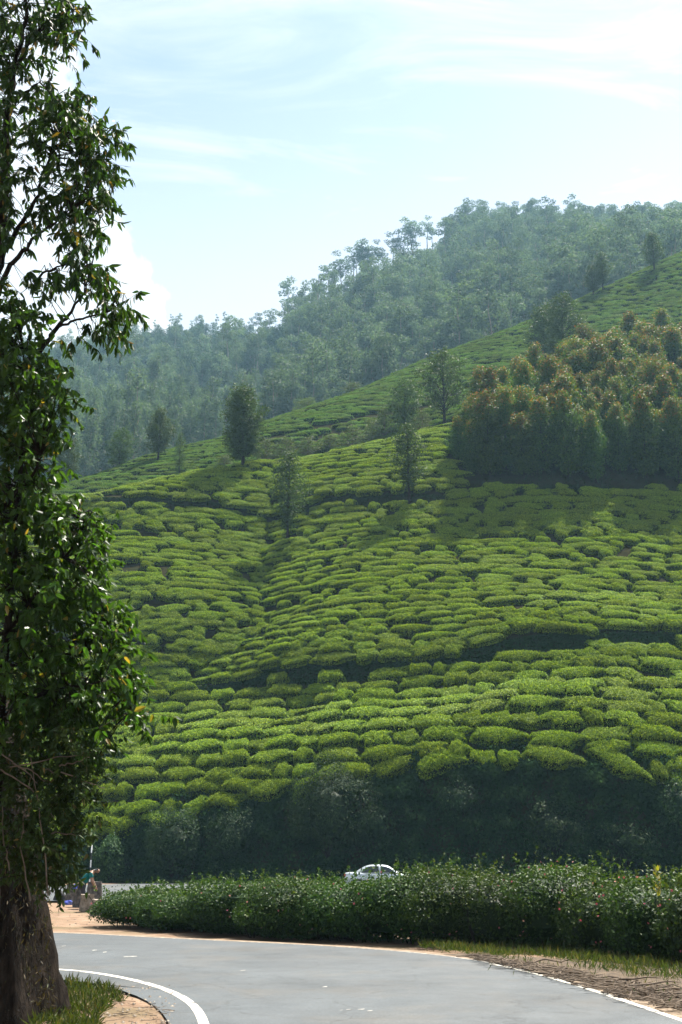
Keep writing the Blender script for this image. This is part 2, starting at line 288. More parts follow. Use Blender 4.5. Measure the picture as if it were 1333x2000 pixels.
p2P = crow({-300: 1010, 100: 1005, 190: 998, 350: 992, 530: 992, 700: 990, 850: 985, 1000: 985, 1333: 990, 1700: 995}); p2Y = crow({-300: 138, 190: 137, 350: 138, 510: 139.5, 700: 134.5, 850: 131, 1000: 130, 1333: 132, 1700: 138})
crP = crow({-300: 1000, 100: 985, 190: 974, 350: 934, 470: 911, 600: 899, 760: 865, 880: 832, 1000: 800, 1150: 760, 1333: 740, 1700: 730}); crY = crow({-300: 142, 100: 141, 190: 142, 350: 147, 470: 150, 600: 151, 760: 153.5, 880: 157, 1000: 163, 1150: 172, 1333: 178, 1700: 184})
dpP = crP + crow({-300: 12, 190: 14, 470: 16, 760: 14, 880: -4, 1000: -22, 1150: -28, 1333: -30})
m2P = crow({-300: 985, 100: 975, 310: 925, 430: 890, 520: 862, 740: 803, 900: 764, 1000: 725, 1150: 680, 1333: 620, 1700: 560}); m2Y = crow({-300: 158, 100: 158, 310: 172, 430: 178, 520: 182, 740: 187, 900: 193, 1000: 200, 1150: 210, 1333: 218, 1700: 224})
rgP = crow({-300: 975, 100: 958, 150: 947, 310: 889, 430: 863, 520: 828, 700: 769, 830: 707, 1000: 646, 1150: 581, 1333: 496, 1700: 380}, 4); rgY = crow({-300: 174, 150: 177, 310: 192, 430: 200, 520: 208, 700: 220, 830: 230, 1000: 240, 1150: 250, 1333: 260, 1700: 270})
rowsP = [footP, btP, p1P, p1P - p1h, mdP, p2P, p2P - 22, crP, dpP, m2P, rgP, rgP + 22, rgP + 150]
rowsY = [footY, btY, p1Y, p1Y + .9, mdY, p2Y, p2Y + .8, crY, crY + 10, m2Y, rgY, rgY + 18, rgY + 75]
rowsP = np.array(rowsP); rowsY = np.array(rowsY); NS = 16; J = len(rowsP)
VI = np.concatenate([np.arange(NS) / NS + j for j in range(J - 1)] + [[J - 1]])
GY = np.zeros((len(CG), len(VI))); GP = np.zeros_like(GY)
for i in range(len(CG)):
    yq = np.interp(VI, np.arange(J), rowsY[:, i]); GY[i] = yq; GP[i] = pchip(rowsY[:, i], rowsP[:, i], yq)
G = at(CG[:, None], GP, GY)
CC = CG[:, None] + 0 * GP; onslope = np.clip((VI - 1.0) / .5, 0, 1)[None] * np.clip((7.0 - VI) / 1.0, 0, 1)[None]
gc = np.interp(-GP, [-1640, -1480, -1400, -1346, -1330, -1270, -1180, -1060, -985], [430, 505, 580, 600, 320, 400, 520, 512, 535])
dzg = -(1.9 * np.exp(-((CC - gc) / 105) ** 2) * (VI > 2.5)[None] + 0.9 * np.exp(-((CC - gc) / 26) ** 2)) * onslope
G[..., 2] += dzg + .30 * sines(3, G[..., 0], G[..., 1], 22) * onslope + .12 * sines(5, G[..., 0], G[..., 1], 8) * onslope
G[..., 2] += .8 * sines(9, G[..., 0], G[..., 1], 40) * np.clip((VI - 8.0), 0, 1)[None] * np.clip(10 - VI, 0, 1)[None]
def surf(c, v):
    fi = np.clip((np.asarray(c, float) - CG[0]) / 4.0, 0, len(CG) - 1.001); fv = np.clip(np.interp(v, VI, np.arange(len(VI))), 0, len(VI) - 1.001)
    i = fi.astype(int); k = fv.astype(int); a = (fi - i)[..., None]; b = (fv - k)[..., None]
    return (G[i, k] * (1 - a) * (1 - b) + G[i + 1, k] * a * (1 - b) + G[i, k + 1] * (1 - a) * b + G[i + 1, k + 1] * a * b)
def surf_px(c, p, v0=1.0, v1=11.0):
    vs = np.linspace(v0, v1, 1500); P = surf(np.full(1500, c), vs); cc, pp, d = proj(P)
    k = np.argmax(pp <= p) if (pp <= p).any() else np.argmin(np.abs(pp - p))
    Pk = P[k].copy(); Pk[0] = (c - 666.5) / F * d[k]; return Pk, vs[k]
def grid_mesh(name, Gs, mat):
    n, m_ = Gs.shape[:2]; ii, jj = np.meshgrid(np.arange(n - 1), np.arange(m_ - 1), indexing='ij'); a = ii * m_ + jj
    return mesh_np(name, Gs.reshape(-1, 3), [np.stack([a, a + m_, a + m_ + 1, a + 1], -1).reshape(-1, 4)], [mat], smooth=True)
put('hillside', grid_mesh('hillside', G[::4, ::2], M['soil']), kind='structure', label='steep terraced earth slope under the tea bushes')

# far wooded hills
fP0 = np.minimum(rgP + 90, 1010); fY0 = rgY + 70
frP = crow({-500: 700, 0: 690, 100: 678, 200: 666, 330: 654, 450: 654, 520: 650, 560: 638, 620: 608, 650: 596, 700: 576, 760: 546, 850: 502, 950: 474, 1050: 470, 1150: 472, 1250: 478, 1333: 490, 1700: 500}, 4)
frY = crow({-500: 660, 0: 660, 330: 650, 480: 640, 560: 600, 700: 570, 850: 585, 1333: 610, 1700: 620}, 6)
fm1P = fP0 * .62 + frP * .38; fm1Y = fY0 * .62 + frY * .38 - crow({-500: 0, 350: 0, 560: 10, 760: 32, 950: 10, 1150: 30, 1333: 0}, 9)
fm2P = fP0 * .28 + frP * .72; fm2Y = fY0 * .28 + frY * .72 - crow({-500: 0, 350: 20, 480: -10, 640: 25, 760: 40, 900: 5, 1080: 30, 1250: 0}, 9)
fP = np.array([fP0, fm1P, fm2P, frP, frP + 30, frP + 200]); fY = np.array([fY0, fm1Y, fm2Y, frY, frY + 70, frY + 320])
FV = np.linspace(0, 5, 121); FGY = np.zeros((len(CG), 121)); FGP = np.zeros_like(FGY)
for i in range(len(CG)):
    yq = np.interp(FV, np.arange(6), fY[:, i]); FGY[i] = yq; FGP[i] = pchip(fY[:, i], fP[:, i], yq)
FG = at(CG[:, None], FGP, FGY)
ms = np.clip(FV * 2, 0, 1)[None]
FG[..., 2] += (6.0 * sines(21, FG[..., 0], FG[..., 1], 130) + 2.5 * sines(22, FG[..., 0], FG[..., 1], 50)) * ms * np.clip((3.1 - FV) * 1.5, 0.12, 1)[None]
put('wooded_hill', grid_mesh('wooded_hill', FG[::6, ::1], M['forestfloor']), kind='structure', label='far wooded hill rising behind the tea slopes')
def fsurf(c, v):
    fi = np.clip((np.asarray(c, float) - CG[0]) / 4.0, 0, len(CG) - 1.001); fv = np.clip(np.asarray(v) * 24, 0, 119.999)
    i = fi.astype(int); k = fv.astype(int); a = (fi - i)[..., None]; b = (fv - k)[..., None]
    return (FG[i, k] * (1 - a) * (1 - b) + FG[i + 1, k] * a * (1 - b) + FG[i, k + 1] * (1 - a) * b + FG[i + 1, k + 1] * a * b)
# ground sheet and roads
gx = np.concatenate([np.linspace(-1500, -40, 10), np.linspace(-36, 36, 73), np.linspace(40, 1500, 10)]); gy = np.concatenate([np.linspace(-1500, -12, 8), np.linspace(-10, 110, 121), np.linspace(130, 1500, 8)])
gX, gYY = np.meshgrid(gx, gy, indexing='ij')
rel = (.03 * sines(31, gX, gYY, 6) + .015 * sines(32, gX, gYY, 1.7)) * (np.abs(gX) < 60)
GR = np.stack([gX, gYY, -.06 + np.minimum(rel, .045)], -1)
put('ground', grid_mesh('ground', GR, M['dirt']), kind='structure', label='sandy brown earth beside the road')
def smooth_poly(pts, n=120):
    pts = np.asarray(pts, float); s = np.concatenate([[0], np.cumsum(np.linalg.norm(np.diff(pts, axis=0), axis=1))])
    q = np.linspace(0, s[-1], n); r = np.stack([np.interp(q, s, pts[:, k]) for k in range(pts.shape[1])], -1)
    for k in range(pts.shape[1]):
        pad = np.concatenate([2 * r[0, k] - r[8:0:-1, k], r[:, k], 2 * r[-1, k] - r[-2:-10:-1, k]])
        x = np.arange(-8, 9); w = np.exp(-x * x / 18.0); w /= w.sum(); r[:, k] = np.convolve(pad, w, mode='valid')
    return r
def strip(name, A, B, z, mat, wob=0.0, seed=0, nz=5, **kw):
    n = len(A); rg = np.random.default_rng(seed); t = np.linspace(0, 1, nz)
    if wob:
        w = gs(rg.normal(size=n), 1.2) * wob; w2 = gs(rg.normal(size=n), 1.2) * wob
        d = (B - A) / (np.linalg.norm(B - A, axis=1, keepdims=True) + 1e-9); A = A + d * w[:, None]; B = B + d * w2[:, None]
    P = A[:, None] * (1 - t)[None, :, None] + B[:, None] * t[None, :, None]
    Gs = np.concatenate([P, np.full((n, nz, 1), z)], -1)
    return put(name, grid_mesh(name, Gs, mat), **kw)
g2 = lambda c, p: onground(c, p)[:2]
# outside edge (hedge side) and inside edge (tree side) of the near carriageway, walked from behind the camera into the bend
outer = smooth_poly([(7.2, -30), (6.6, -10), (5.9, 5), g2(1420, 2012), g2(1333, 1983), g2(1200, 1937), g2(1040, 1891), g2(900, 1867), g2(800, 1856), g2(560, 1842), g2(300, 1831), g2(120, 1819), (-12, 32.5), (-17, 37), (-18.5, 44), (-15.5, 52), (-9, 59), (0, 63), (12, 64), (40, 64), (90, 64)], 360)
inner = smooth_poly([(-1.0, -30), (-1.3, -10), (-1.6, 5), g2(360, 2040), g2(345, 2000), g2(330, 1970), g2(290, 1940), g2(220, 1919), g2(125, 1902), (-9.5, 21.6), (-17, 22.5), (-27, 27), (-32, 42), (-29, 62), (-20, 82), (-12, 89.5), (0, 86.5), (12, 81), (40, 78.5), (90, 79)], 360)
# re-pair the two edges by arc so cross lines stay short
road = strip('road', outer, inner, 0.0, M['asphalt'], wob=0.035, seed=4, nz=9, kind='structure', label='grey asphalt road curving through the hairpin bend')
lineA = smooth_poly([(-0.9, -5), (-1.2, 5), g2(395, 2030), g2(389, 1995), g2(377, 1967), g2(345, 1943), g2(300, 1926), g2(250, 1912), g2(125, 1891), (-9.2, 22.4), (-16, 23.4), (-24, 27.5)], 160)
def offset(A, w):
    d = np.gradient(A, axis=0); d /= np.linalg.norm(d, axis=1, keepdims=True); return A + np.stack([-d[:, 1], d[:, 0]], -1) * w
pl = strip('edge_line', lineA, offset(lineA, -.135), 0.004, M['paint'], wob=0.006, seed=5, nz=2, parent=road)
pl['label'] = 'white painted line along the inside of the bend'
oc, op, _ = proj(np.concatenate([outer, np.zeros((len(outer), 1))], 1))
kA = int(np.argmin(np.abs(outer[:, 1] - 4) + 99 * (outer[:, 0] < 0))); kM = next(k for k in range(kA + 5, 360) if oc[k] < 985); kE = next(k for k in range(kM, 360) if oc[k] < 100)
lb = offset(outer[kA:kM + 1], .16); pl2 = strip('edge_line', lb, offset(lb, .11), 0.004, M['paint'], wob=0.008, seed=6, nz=2, parent=road); pl2['label'] = 'white line along the hedge side of the road'
lc = offset(outer[kM:kE + 1], .10); pl3 = strip('edge_line', lc, offset(lc, .07), 0.004, M['wornpaint'], wob=0.012, seed=8, nz=2, parent=road); pl3['label'] = 'faded sandy line along the far side of the bend'
sand = strip('sand_verge', offset(outer[kA - 4:kE + 12], -.22), offset(outer[kA - 4:kE + 12], .13), 0.002, M['sand'], wob=0.05, seed=7, nz=4, kind='structure', label='pale sand drifted along the road edge below the hedge')
M['litter'] = noisemat('litter_soil', [(0.028, 0.02, 0.013), (0.06, 0.042, 0.027), (0.10, 0.072, 0.045)], scale=7, bump=0.8, bdist=0.03, bscale=30)
kL = next(k for k in range(kA, 360) if oc[k] < 830)
lA = offset(outer[kA:kL], -.14); wL = np.interp(np.arange(kL - kA), [0, (kL - kA) * .6, kL - kA - 1], [5.2, 4.2, .4])
strip('litter_soil', lA, offset(outer[kA:kL], -.26) + (offset(outer[kA:kL], -1.26) - offset(outer[kA:kL], -.26)) * wL[:, None], 0.006, M['litter'], wob=0.10, seed=17, nz=8, kind='structure', label='dark soil and leaf litter between the road and the hedge')
for i, (c, p, w, h) in enumerate([(255, 1870, 26, 2.0), (185, 1857.5, 9, 1.6), (205, 1861, 7, 1.4), (125, 1849, 8, 1.2), (475, 1897, 10, 1.5), (635, 1929, 9, 1.5), (681, 1973.5, 9, 1.6), (706, 1973, 13, 1.6), (723, 1976, 10, 1.8), (667, 1974.5, 5, 1)]):
    q = [g2(c - w / 2, p), g2(c + w / 2, p - 1), g2(c + w / 2, p - 1 - h), g2(c - w / 2, p - h)]
    mbk = MB(); mbk.add([[*x, .004] for x in q], [[0, 1, 2, 3]]); put('worn_marking', mbk.mesh('worn_marking', M['wornpaint']), parent=road)

# ------------------------------------------------------------------ instanced masses
def scatter(name, protos, P, Mats, idx, label, cat):
    """one object whose points carry copies of the prototype meshes (geometry nodes)"""
    m = bpy.data.meshes.new(name); m.vertices.add(len(P)); m.vertices.foreach_set('co', np.asarray(P, np.float32).ravel())
    rot = []; sc = []
    for Mx in Mats:
        l, r, s_ = Mx.decompose(); rot.append(r.to_euler()[:]); sc.append(s_[:])
    for nm, arr in (('prot', rot), ('pscl', sc)):
        a = m.attributes.new(nm, 'FLOAT_VECTOR', 'POINT'); a.data.foreach_set('vector', np.asarray(arr, np.float32).ravel())
    a = m.attributes.new('pidx', 'INT', 'POINT'); a.data.foreach_set('value', np.asarray(idx, np.int32))
    g = bpy.data.node_groups.new(name, 'GeometryNodeTree')
    g.interface.new_socket('Geometry', in_out='INPUT', socket_type='NodeSocketGeometry'); g.interface.new_socket('Geometry', in_out='OUTPUT', socket_type='NodeSocketGeometry')
    gi = g.nodes.new('NodeGroupInput'); go = g.nodes.new('NodeGroupOutput'); ip = g.nodes.new('GeometryNodeInstanceOnPoints'); jn = g.nodes.new('GeometryNodeJoinGeometry')
    ip.inputs['Pick Instance'].default_value = True
    for pm in protos:
        po = bpy.data.objects.new(name + '_source', pm); oi = g.nodes.new('GeometryNodeObjectInfo'); oi.inputs['Object'].default_value = po; oi.inputs['As Instance'].default_value = True
        g.links.new(oi.outputs['Geometry'], jn.inputs[0])
    def na(nm, ty):
        k = g.nodes.new('GeometryNodeInputNamedAttribute'); k.data_type = ty; k.inputs['Name'].default_value = nm; return k.outputs['Attribute']
    e2r = g.nodes.new('FunctionNodeEulerToRotation'); g.links.new(na('prot', 'FLOAT_VECTOR'), e2r.inputs[0])
    g.links.new(gi.outputs[0], ip.inputs['Points']); g.links.new(jn.outputs[0], ip.inputs['Instance']); g.links.new(e2r.outputs[0], ip.inputs['Rotation'])
    g.links.new(na('pscl', 'FLOAT_VECTOR'), ip.inputs['Scale']); g.links.new(na('pidx', 'INT'), ip.inputs['Instance Index']); g.links.new(ip.outputs[0], go.inputs[0])
    o = put(name, m, label=label, cat=cat, kind='stuff'); md = o.modifiers.new('scatter', 'NODES'); md.node_group = g
    return o

# ------------------------------------------------------------------ tea bushes
def tea_bush(seed, hl, hw, h, nleaf, L, leaf='tea'):
    rg = np.random.default_rng(seed); mb = MB()
    ex = rg.uniform(.7, 1.05); ph = rg.uniform(0, 6.28, 4); am = rg.uniform(.05, .15, 4) * np.array([1, 1, .9, .8])
    bx = rg.uniform(-1, 1, (5, 2)); bh = rg.uniform(-.16, .14, 5)
    def foot(th): return 1 + sum(am[k] * np.sin((k + 2) * th + ph[k]) for k in range(4))
    def top(x, y, r):
        z = np.clip(1 - np.abs(r) ** 8, 0, 1) ** .5 * (1 - .16 * r * r)
        z = z + .035 * np.sin(x * hl * 7.1 + ph[0]) * np.sin(y * hw * 6.3 + ph[1]) + .03 * np.sin(x * hl * 12.7 + y * hw * 4.9 + ph[2])
        for k in range(5): z = z * (1 + bh[k] * np.exp(-((x - bx[k, 0]) ** 2 * 7 + (y - bx[k, 1]) ** 2 * 3)))
        return z
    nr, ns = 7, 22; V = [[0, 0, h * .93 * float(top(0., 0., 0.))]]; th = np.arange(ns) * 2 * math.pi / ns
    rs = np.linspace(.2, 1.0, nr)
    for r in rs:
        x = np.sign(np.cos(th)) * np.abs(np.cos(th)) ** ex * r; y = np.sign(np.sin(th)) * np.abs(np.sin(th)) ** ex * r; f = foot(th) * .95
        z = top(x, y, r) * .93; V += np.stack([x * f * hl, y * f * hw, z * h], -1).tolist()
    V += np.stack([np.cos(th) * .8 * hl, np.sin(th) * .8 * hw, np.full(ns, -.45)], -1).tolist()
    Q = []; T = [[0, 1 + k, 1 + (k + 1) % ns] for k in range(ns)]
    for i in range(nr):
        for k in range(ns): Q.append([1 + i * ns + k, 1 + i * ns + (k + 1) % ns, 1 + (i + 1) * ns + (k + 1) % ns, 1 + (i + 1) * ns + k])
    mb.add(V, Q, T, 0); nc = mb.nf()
    # leaves over the dome
    t2 = rg.uniform(0, 6.2832, nleaf); r = rg.uniform(0, 1, nleaf) ** .5 * 1.02
    x = np.sign(np.cos(t2)) * np.abs(np.cos(t2)) ** ex * r; y = np.sign(np.sin(t2)) * np.abs(np.sin(t2)) ** ex * r; f = foot(t2)
    z = top(x, y, r); side = r > .90
    z = np.where(side, z * rg.uniform(-.2, 1, nleaf), z)
    P = np.stack([x * f * hl, y * f * hw, z * h + rg.normal(0, .05, nleaf)], -1)
    N = np.stack([x / hl * r ** 5 * 2.6, y / hw * r ** 5 * 2.6, np.full(nleaf, .75)], -1) + rg.normal(0, .38, (nleaf, 3))
    D = np.cross(N, rg.normal(size=(nleaf, 3))); D /= np.linalg.norm(D, axis=1, keepdims=True); D += N / np.linalg.norm(N, axis=1, keepdims=True) * .55
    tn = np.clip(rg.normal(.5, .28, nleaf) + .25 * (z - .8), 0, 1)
    P2 = P - D * L * .4
    LL = L * rg.uniform(.7, 1.3, nleaf); mb.leaves(P2, D, N, LL, LL * .55, tint=tn)
    fs = [np.concatenate(mb.Q)[:len(Q)], np.concatenate(mb.T), np.concatenate(mb.Q)[len(Q):]]
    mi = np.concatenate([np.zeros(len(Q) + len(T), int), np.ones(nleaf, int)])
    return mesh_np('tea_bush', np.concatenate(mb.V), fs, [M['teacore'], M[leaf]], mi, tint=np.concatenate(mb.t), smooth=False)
LENS = [1.0, 1.35, 1.8, 2.3, 2.9, 1.5, 2.0, 2.5]
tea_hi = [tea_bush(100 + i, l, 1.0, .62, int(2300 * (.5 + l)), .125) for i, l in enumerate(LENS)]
tea_lo = [tea_bush(200 + i, l, 1.0, .62, int(900 * (.5 + l)), .17, 'teafar') for i, l in enumerate(LENS)]
rngT = np.random.default_rng(77)
def grove_low(c): return np.interp(c, [868, 880, 905, 1000, 1333, 1700], [870, 925, 948, 956, 962, 965])
def grove_up(c): return np.interp(c, [868, 900, 950, 1000, 1150, 1333, 1700], [930, 880, 850, 810, 752, 700, 640])
bushes = []      # (point, matrix, length index, depth)
def rows(v0, v1, dz_fn, hw, clo, chi, skip, lscale=1.0, jit=.22, edge=False):
    vv = np.linspace(v0, v1, 420); cs = np.arange(clo, chi, 4.0)
    PP = surf(cs[:, None] + 0 * vv[None], vv[None] + 0 * cs[:, None]); Z = np.maximum.accumulate(PP[..., 2] + 1e-5 * np.arange(420), axis=1)
    wave = .45 * sines(41, PP[:, 0, 0], 0 * PP[:, 0, 0], 17) + .25 * sines(42, PP[:, 0, 0], 0 * PP[:, 0, 0], 6)
    z = Z.min(); k = -1 if edge else 0
    while z < Z.max():
        dz = dz_fn(z); wv = wave * .45 * math.sin(k * .9) + .10 * sines(50 + k, PP[:, 0, 0], 0 * PP[:, 0, 0], 11)
        vs = np.full(len(cs), np.nan)
        for i in range(len(cs)):
            zz = z + wv[i]
            if k < 0: vs[i] = vv[0] + .012 + .012 * math.sin(cs[i] * .05)
            elif Z[i, 0] + (.55 if edge else 0) <= zz <= Z[i, -1]: vs[i] = np.interp(zz, Z[i], vv)
        ok = ~np.isnan(vs); i = 0
        while i < len(cs):
            if not ok[i]: i += 1; continue
            j = i
            while j + 1 < len(cs) and ok[j + 1] and abs(vs[j + 1] - vs[j]) < .35: j += 1
            seg = surf(cs[i:j + 1], vs[i:j + 1]); s = np.concatenate([[0], np.cumsum(np.linalg.norm(np.diff(seg, axis=0), axis=1))])
            q = rngT.uniform(0, 1.0)
            while True:
                li = int(rngT.integers(0, 8)); Lx = LENS[li] * lscale * rngT.uniform(.9, 1.12)
                q += Lx
                if q > s[-1]: break
                cq = np.interp(q, s, cs[i:j + 1]); vq = np.interp(q, s, vs[i:j + 1]); q += Lx * rngT.uniform(.66, .95) + (rngT.uniform(0, .7) if rngT.random() < .12 else 0)
                if skip(cq, vq) or rngT.random() < .012: continue
                P = surf(np.array(cq), np.array(vq)); dv = .06
                ta = surf(np.array(cq + 14), np.array(np.interp(cq + 14, cs, np.where(ok, vs, vq)))) - surf(np.array(cq - 14), np.array(np.interp(cq - 14, cs, np.where(ok, vs, vq))))
                ta /= np.linalg.norm(ta) + 1e-9
                up_ = surf(np.array(cq), np.array(min(v1 + .3, vq + dv))) - surf(np.array(cq), np.array(max(v0, vq - dv)))
                sl_ = np.clip(up_[2] / (np.hypot(up_[0], up_[1]) + 1e-6), .25, .95)
                nrm = np.array([0, -sl_, 1.0]) + rngT.normal(0, .035, 3); nrm -= ta * np.dot(nrm, ta); nrm /= np.linalg.norm(nrm)
                yv = np.cross(nrm, ta); kx = Lx / LENS[li]; ky = (hw(P[2], sl_, dz) if k >= 0 else .8) * rngT.uniform(.92, 1.1); kz = rngT.uniform(.8, 1.2) * (1.1 if dz > 1.1 else .9)
                P = P + yv * rngT.normal(0, jit) + nrm * .12
                Mx = Matrix(((ta[0] * kx, yv[0] * ky, nrm[0] * kz, P[0]), (ta[1] * kx, yv[1] * ky, nrm[1] * kz, P[1]), (ta[2] * kx, yv[2] * ky, nrm[2] * kz, P[2]), (0, 0, 0, 1)))
                bushes.append((P, Mx, li, 0 if k < 0 else 1 if vq < 2.0 else 2))
            i = j + 1
        z += dz if k >= 0 else 0; k += 1
def vrow(c, j): return j
def skip_front(c, v):
    if 2.03 < v < 2.97 and c > 262: return True
    if 5.05 < v < 5.9 and 175 < c < 860: return True
    if v > 6 and c > 868: 
        P = surf(np.array(c), np.array(v)); cc, pp, d = proj(P)
        if pp < grove_low(cc) - 2: return True
    return False
rows(1.0, 7.05, lambda z: 1.18 if z < 17.5 else .84, lambda z, s_, dz: .5 * dz / s_ * math.sqrt(1 + s_ * s_) * .96 if s_ < .9 else .82, -330, 1660, skip_front, lscale=.85, jit=.07, edge=True)
nfront = len(bushes)
def skip_back(c, v):
    P = surf(np.array(c), np.array(v)); cc, pp, d = proj(P)
    if 8.9 < v < 9.05 and 500 < c < 1000: return True
    if v < 9 and 500 < c < 800 and rngT.random() < .2: return True
    if c > 868 and pp > grove_up(cc) - 4: return True
    return False
rows(8.15, 10.12, lambda z: .85, lambda z, s_, dz: .74, -200, 1600, skip_back, lscale=.85, jit=.12)
BP = np.array([b[0] for b in bushes]); bc, bp, bd = proj(BP)
vis = (bc > -25) & (bc < 1360) & (np.arange(len(bushes)) < nfront)
# keep the ones hidden behind the near tree out of the individual set
hid = (bc < 150)
order = [i for i in np.argsort(bd) if vis[i] and not hid[i]][:300]
first = set(order)
for i in order:
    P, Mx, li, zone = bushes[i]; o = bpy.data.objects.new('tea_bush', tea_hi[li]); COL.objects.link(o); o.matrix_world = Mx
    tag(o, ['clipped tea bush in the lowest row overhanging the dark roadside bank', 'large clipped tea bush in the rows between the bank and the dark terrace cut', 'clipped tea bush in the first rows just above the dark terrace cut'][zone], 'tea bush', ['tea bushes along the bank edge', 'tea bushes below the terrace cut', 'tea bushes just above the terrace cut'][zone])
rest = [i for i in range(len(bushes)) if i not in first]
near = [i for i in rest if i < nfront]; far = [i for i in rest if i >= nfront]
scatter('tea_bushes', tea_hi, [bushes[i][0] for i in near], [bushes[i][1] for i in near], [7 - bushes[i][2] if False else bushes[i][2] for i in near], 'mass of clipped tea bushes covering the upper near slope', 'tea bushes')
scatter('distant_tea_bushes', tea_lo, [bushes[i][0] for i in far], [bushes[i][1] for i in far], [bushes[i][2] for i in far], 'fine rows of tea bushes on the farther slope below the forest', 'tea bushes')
print('TEA', nfront, len(bushes))

# ------------------------------------------------------------------ trees
def gen_tree(seed, H, r0, cb, prof, nb, rise, cr, nl, L, flat=.7, lean=.02, wl=.5, tintf=None, seg=6, inner=.45, bdroop=0.0, topn=3):
    rg = np.random.default_rng(seed); tr = MB(); lf = MB()
    n = 9; t = np.linspace(0, 1, n); bend = np.cumsum(rg.normal(0, lean * H / n, (n, 2)), axis=0); bend[0] = 0
    TP = np.concatenate([bend, (t * H * .97)[:, None]], 1); TR = r0 * (1 - t * .93) * (1 + .5 * np.exp(-t * 22))
    TP[0, 2] = -.5
    tr.tube(TP, TR, seg)
    def tp(h): return np.array([np.interp(h, t, TP[:, k]) for k in range(3)])
    Ps = []; hs = []
    for b in range(nb):
        h = cb + (1 - cb) * ((b + rg.uniform(0, 1)) / nb) ** 1.0; az = b * 2.39996 + rg.uniform(-.5, .5)
        R = prof((h - cb) / (1 - cb)) * rg.uniform(.5, 1.15); d = np.array([math.cos(az), math.sin(az), 0])
        z0 = max(.15, h - rise * R / H); p0 = tp(z0); p2 = tp(h) + d * R; p2[2] = h * H - bdroop * R; p1 = (p0 + p2) / 2 + np.array([0, 0, .12 * R])
        rb = max(.012, r0 * .28 * (1 - h) + .015)
        tr.tube([p0, p1, p2], [rb, rb * .7, rb * .3], 4)
        m_ = max(2, int(nl * (.5 + R / prof(.35) * .6)))
        u = rg.uniform(inner, 1.06, m_)[:, None]; base = p0 * (1 - u) + p2 * u + np.array([0, 0, .12 * R]) * 4 * u * (1 - u)
        q = rg.normal(size=(m_, 3)); q /= np.linalg.norm(q, axis=1, keepdims=True); q *= rg.uniform(.3, 1, (m_, 1)) ** .5 * cr; q[:, 2] *= flat
        Ps.append(base + q); hs.append(q)
    P = np.concatenate(Ps); q = np.concatenate(hs)
    m_ = len(P); N = q / cr * .8 + rg.normal(0, .55, (m_, 3)) + np.array([0, 0, .45]); D = np.cross(N, rg.normal(size=(m_, 3))); D[:, 2] -= .35
    LL = L * rg.uniform(.6, 1.35, m_)
    tn = np.clip(rg.normal(.42, .2, m_), 0, .72) if tintf is None else tintf(P, rg)
    lf.leaves(P, D, N, LL, LL * wl, tint=tn)
    return tr, lf
def joined(name, tr, lf, mt, ml):
    mb = MB(); nt_ = 0
    V = np.concatenate(tr.V + lf.V); q1 = np.concatenate(tr.Q); t1 = np.concatenate(tr.T); q2 = np.concatenate(lf.Q) + tr.n
    mi = np.concatenate([np.zeros(len(q1) + len(t1), int), np.ones(len(q2), int)])
    return mesh_np(name, V, [q1, t1, q2], [mt, ml], mi, tint=np.concatenate([np.zeros(tr.n)] + lf.t))
def oval(R, p=.42): return lambda s: R * (np.sin(math.pi * np.clip(s, 0, 1) ** p * .97 + .03) * .92 + .08)
def roundp(R): return lambda s: R * (np.sqrt(np.clip(1 - ((s - .46) / .60) ** 2, 0, 1)) * .92 + .08)
def place_tree(name, parts, P, rz, sc, label, cat, group=None):
    e = bpy.data.objects.new(name, None); COL.objects.link(e); e.empty_display_size = .5
    e.location = P; e.rotation_euler = (0, 0, rz); e.scale = (sc[0], sc[0], sc[1]); tag(e, label, cat, group)
    for nm, me in parts: put(nm, me, parent=e)
    return e
rngF = np.random.default_rng(5)
# --- far forest
gums = []
for i in range(4):
    rr = np.random.default_rng(300 + i)
    gums.append(gen_tree(310 + i, 22 + 2 * i, .34, .42, lambda s: 3.6 * (1.05 - .6 * s), 9, 1.5, 2.0, 170, .55, flat=.62, lean=.10, wl=.75, inner=.84))
broads = [gen_tree(330 + i, 11 + 2 * i, .4, .15, oval(4.6, .6), 22, .8, 2.0, 90, .6, flat=.65, lean=.06, wl=.75, inner=.82) for i in range(3)]
narrow = [gen_tree(350 + i, 17 + 2 * i, .26, .18, oval(2.3, .5), 26, .9, 1.25, 80, .5, flat=.8, lean=.04, wl=.65, inner=.5) for i in range(3)]
gum_m = [joined('gum_tree', a, b, M['graybark'], M['gum']) for a, b in gums]; br_m = [joined('forest_tree', a, b, M['bark'], M['forest']) for a, b in broads]; na_m = [joined('forest_tree', a, b, M['graybark'], M['gum']) for a, b in narrow]
fprot = gum_m + br_m + na_m
pts = []
N_F = 5200
cs = rngF.uniform(-330, 1640, N_F * 2); vs = rngF.uniform(.12, 3.25, N_F * 2)
PF = fsurf(cs, vs)
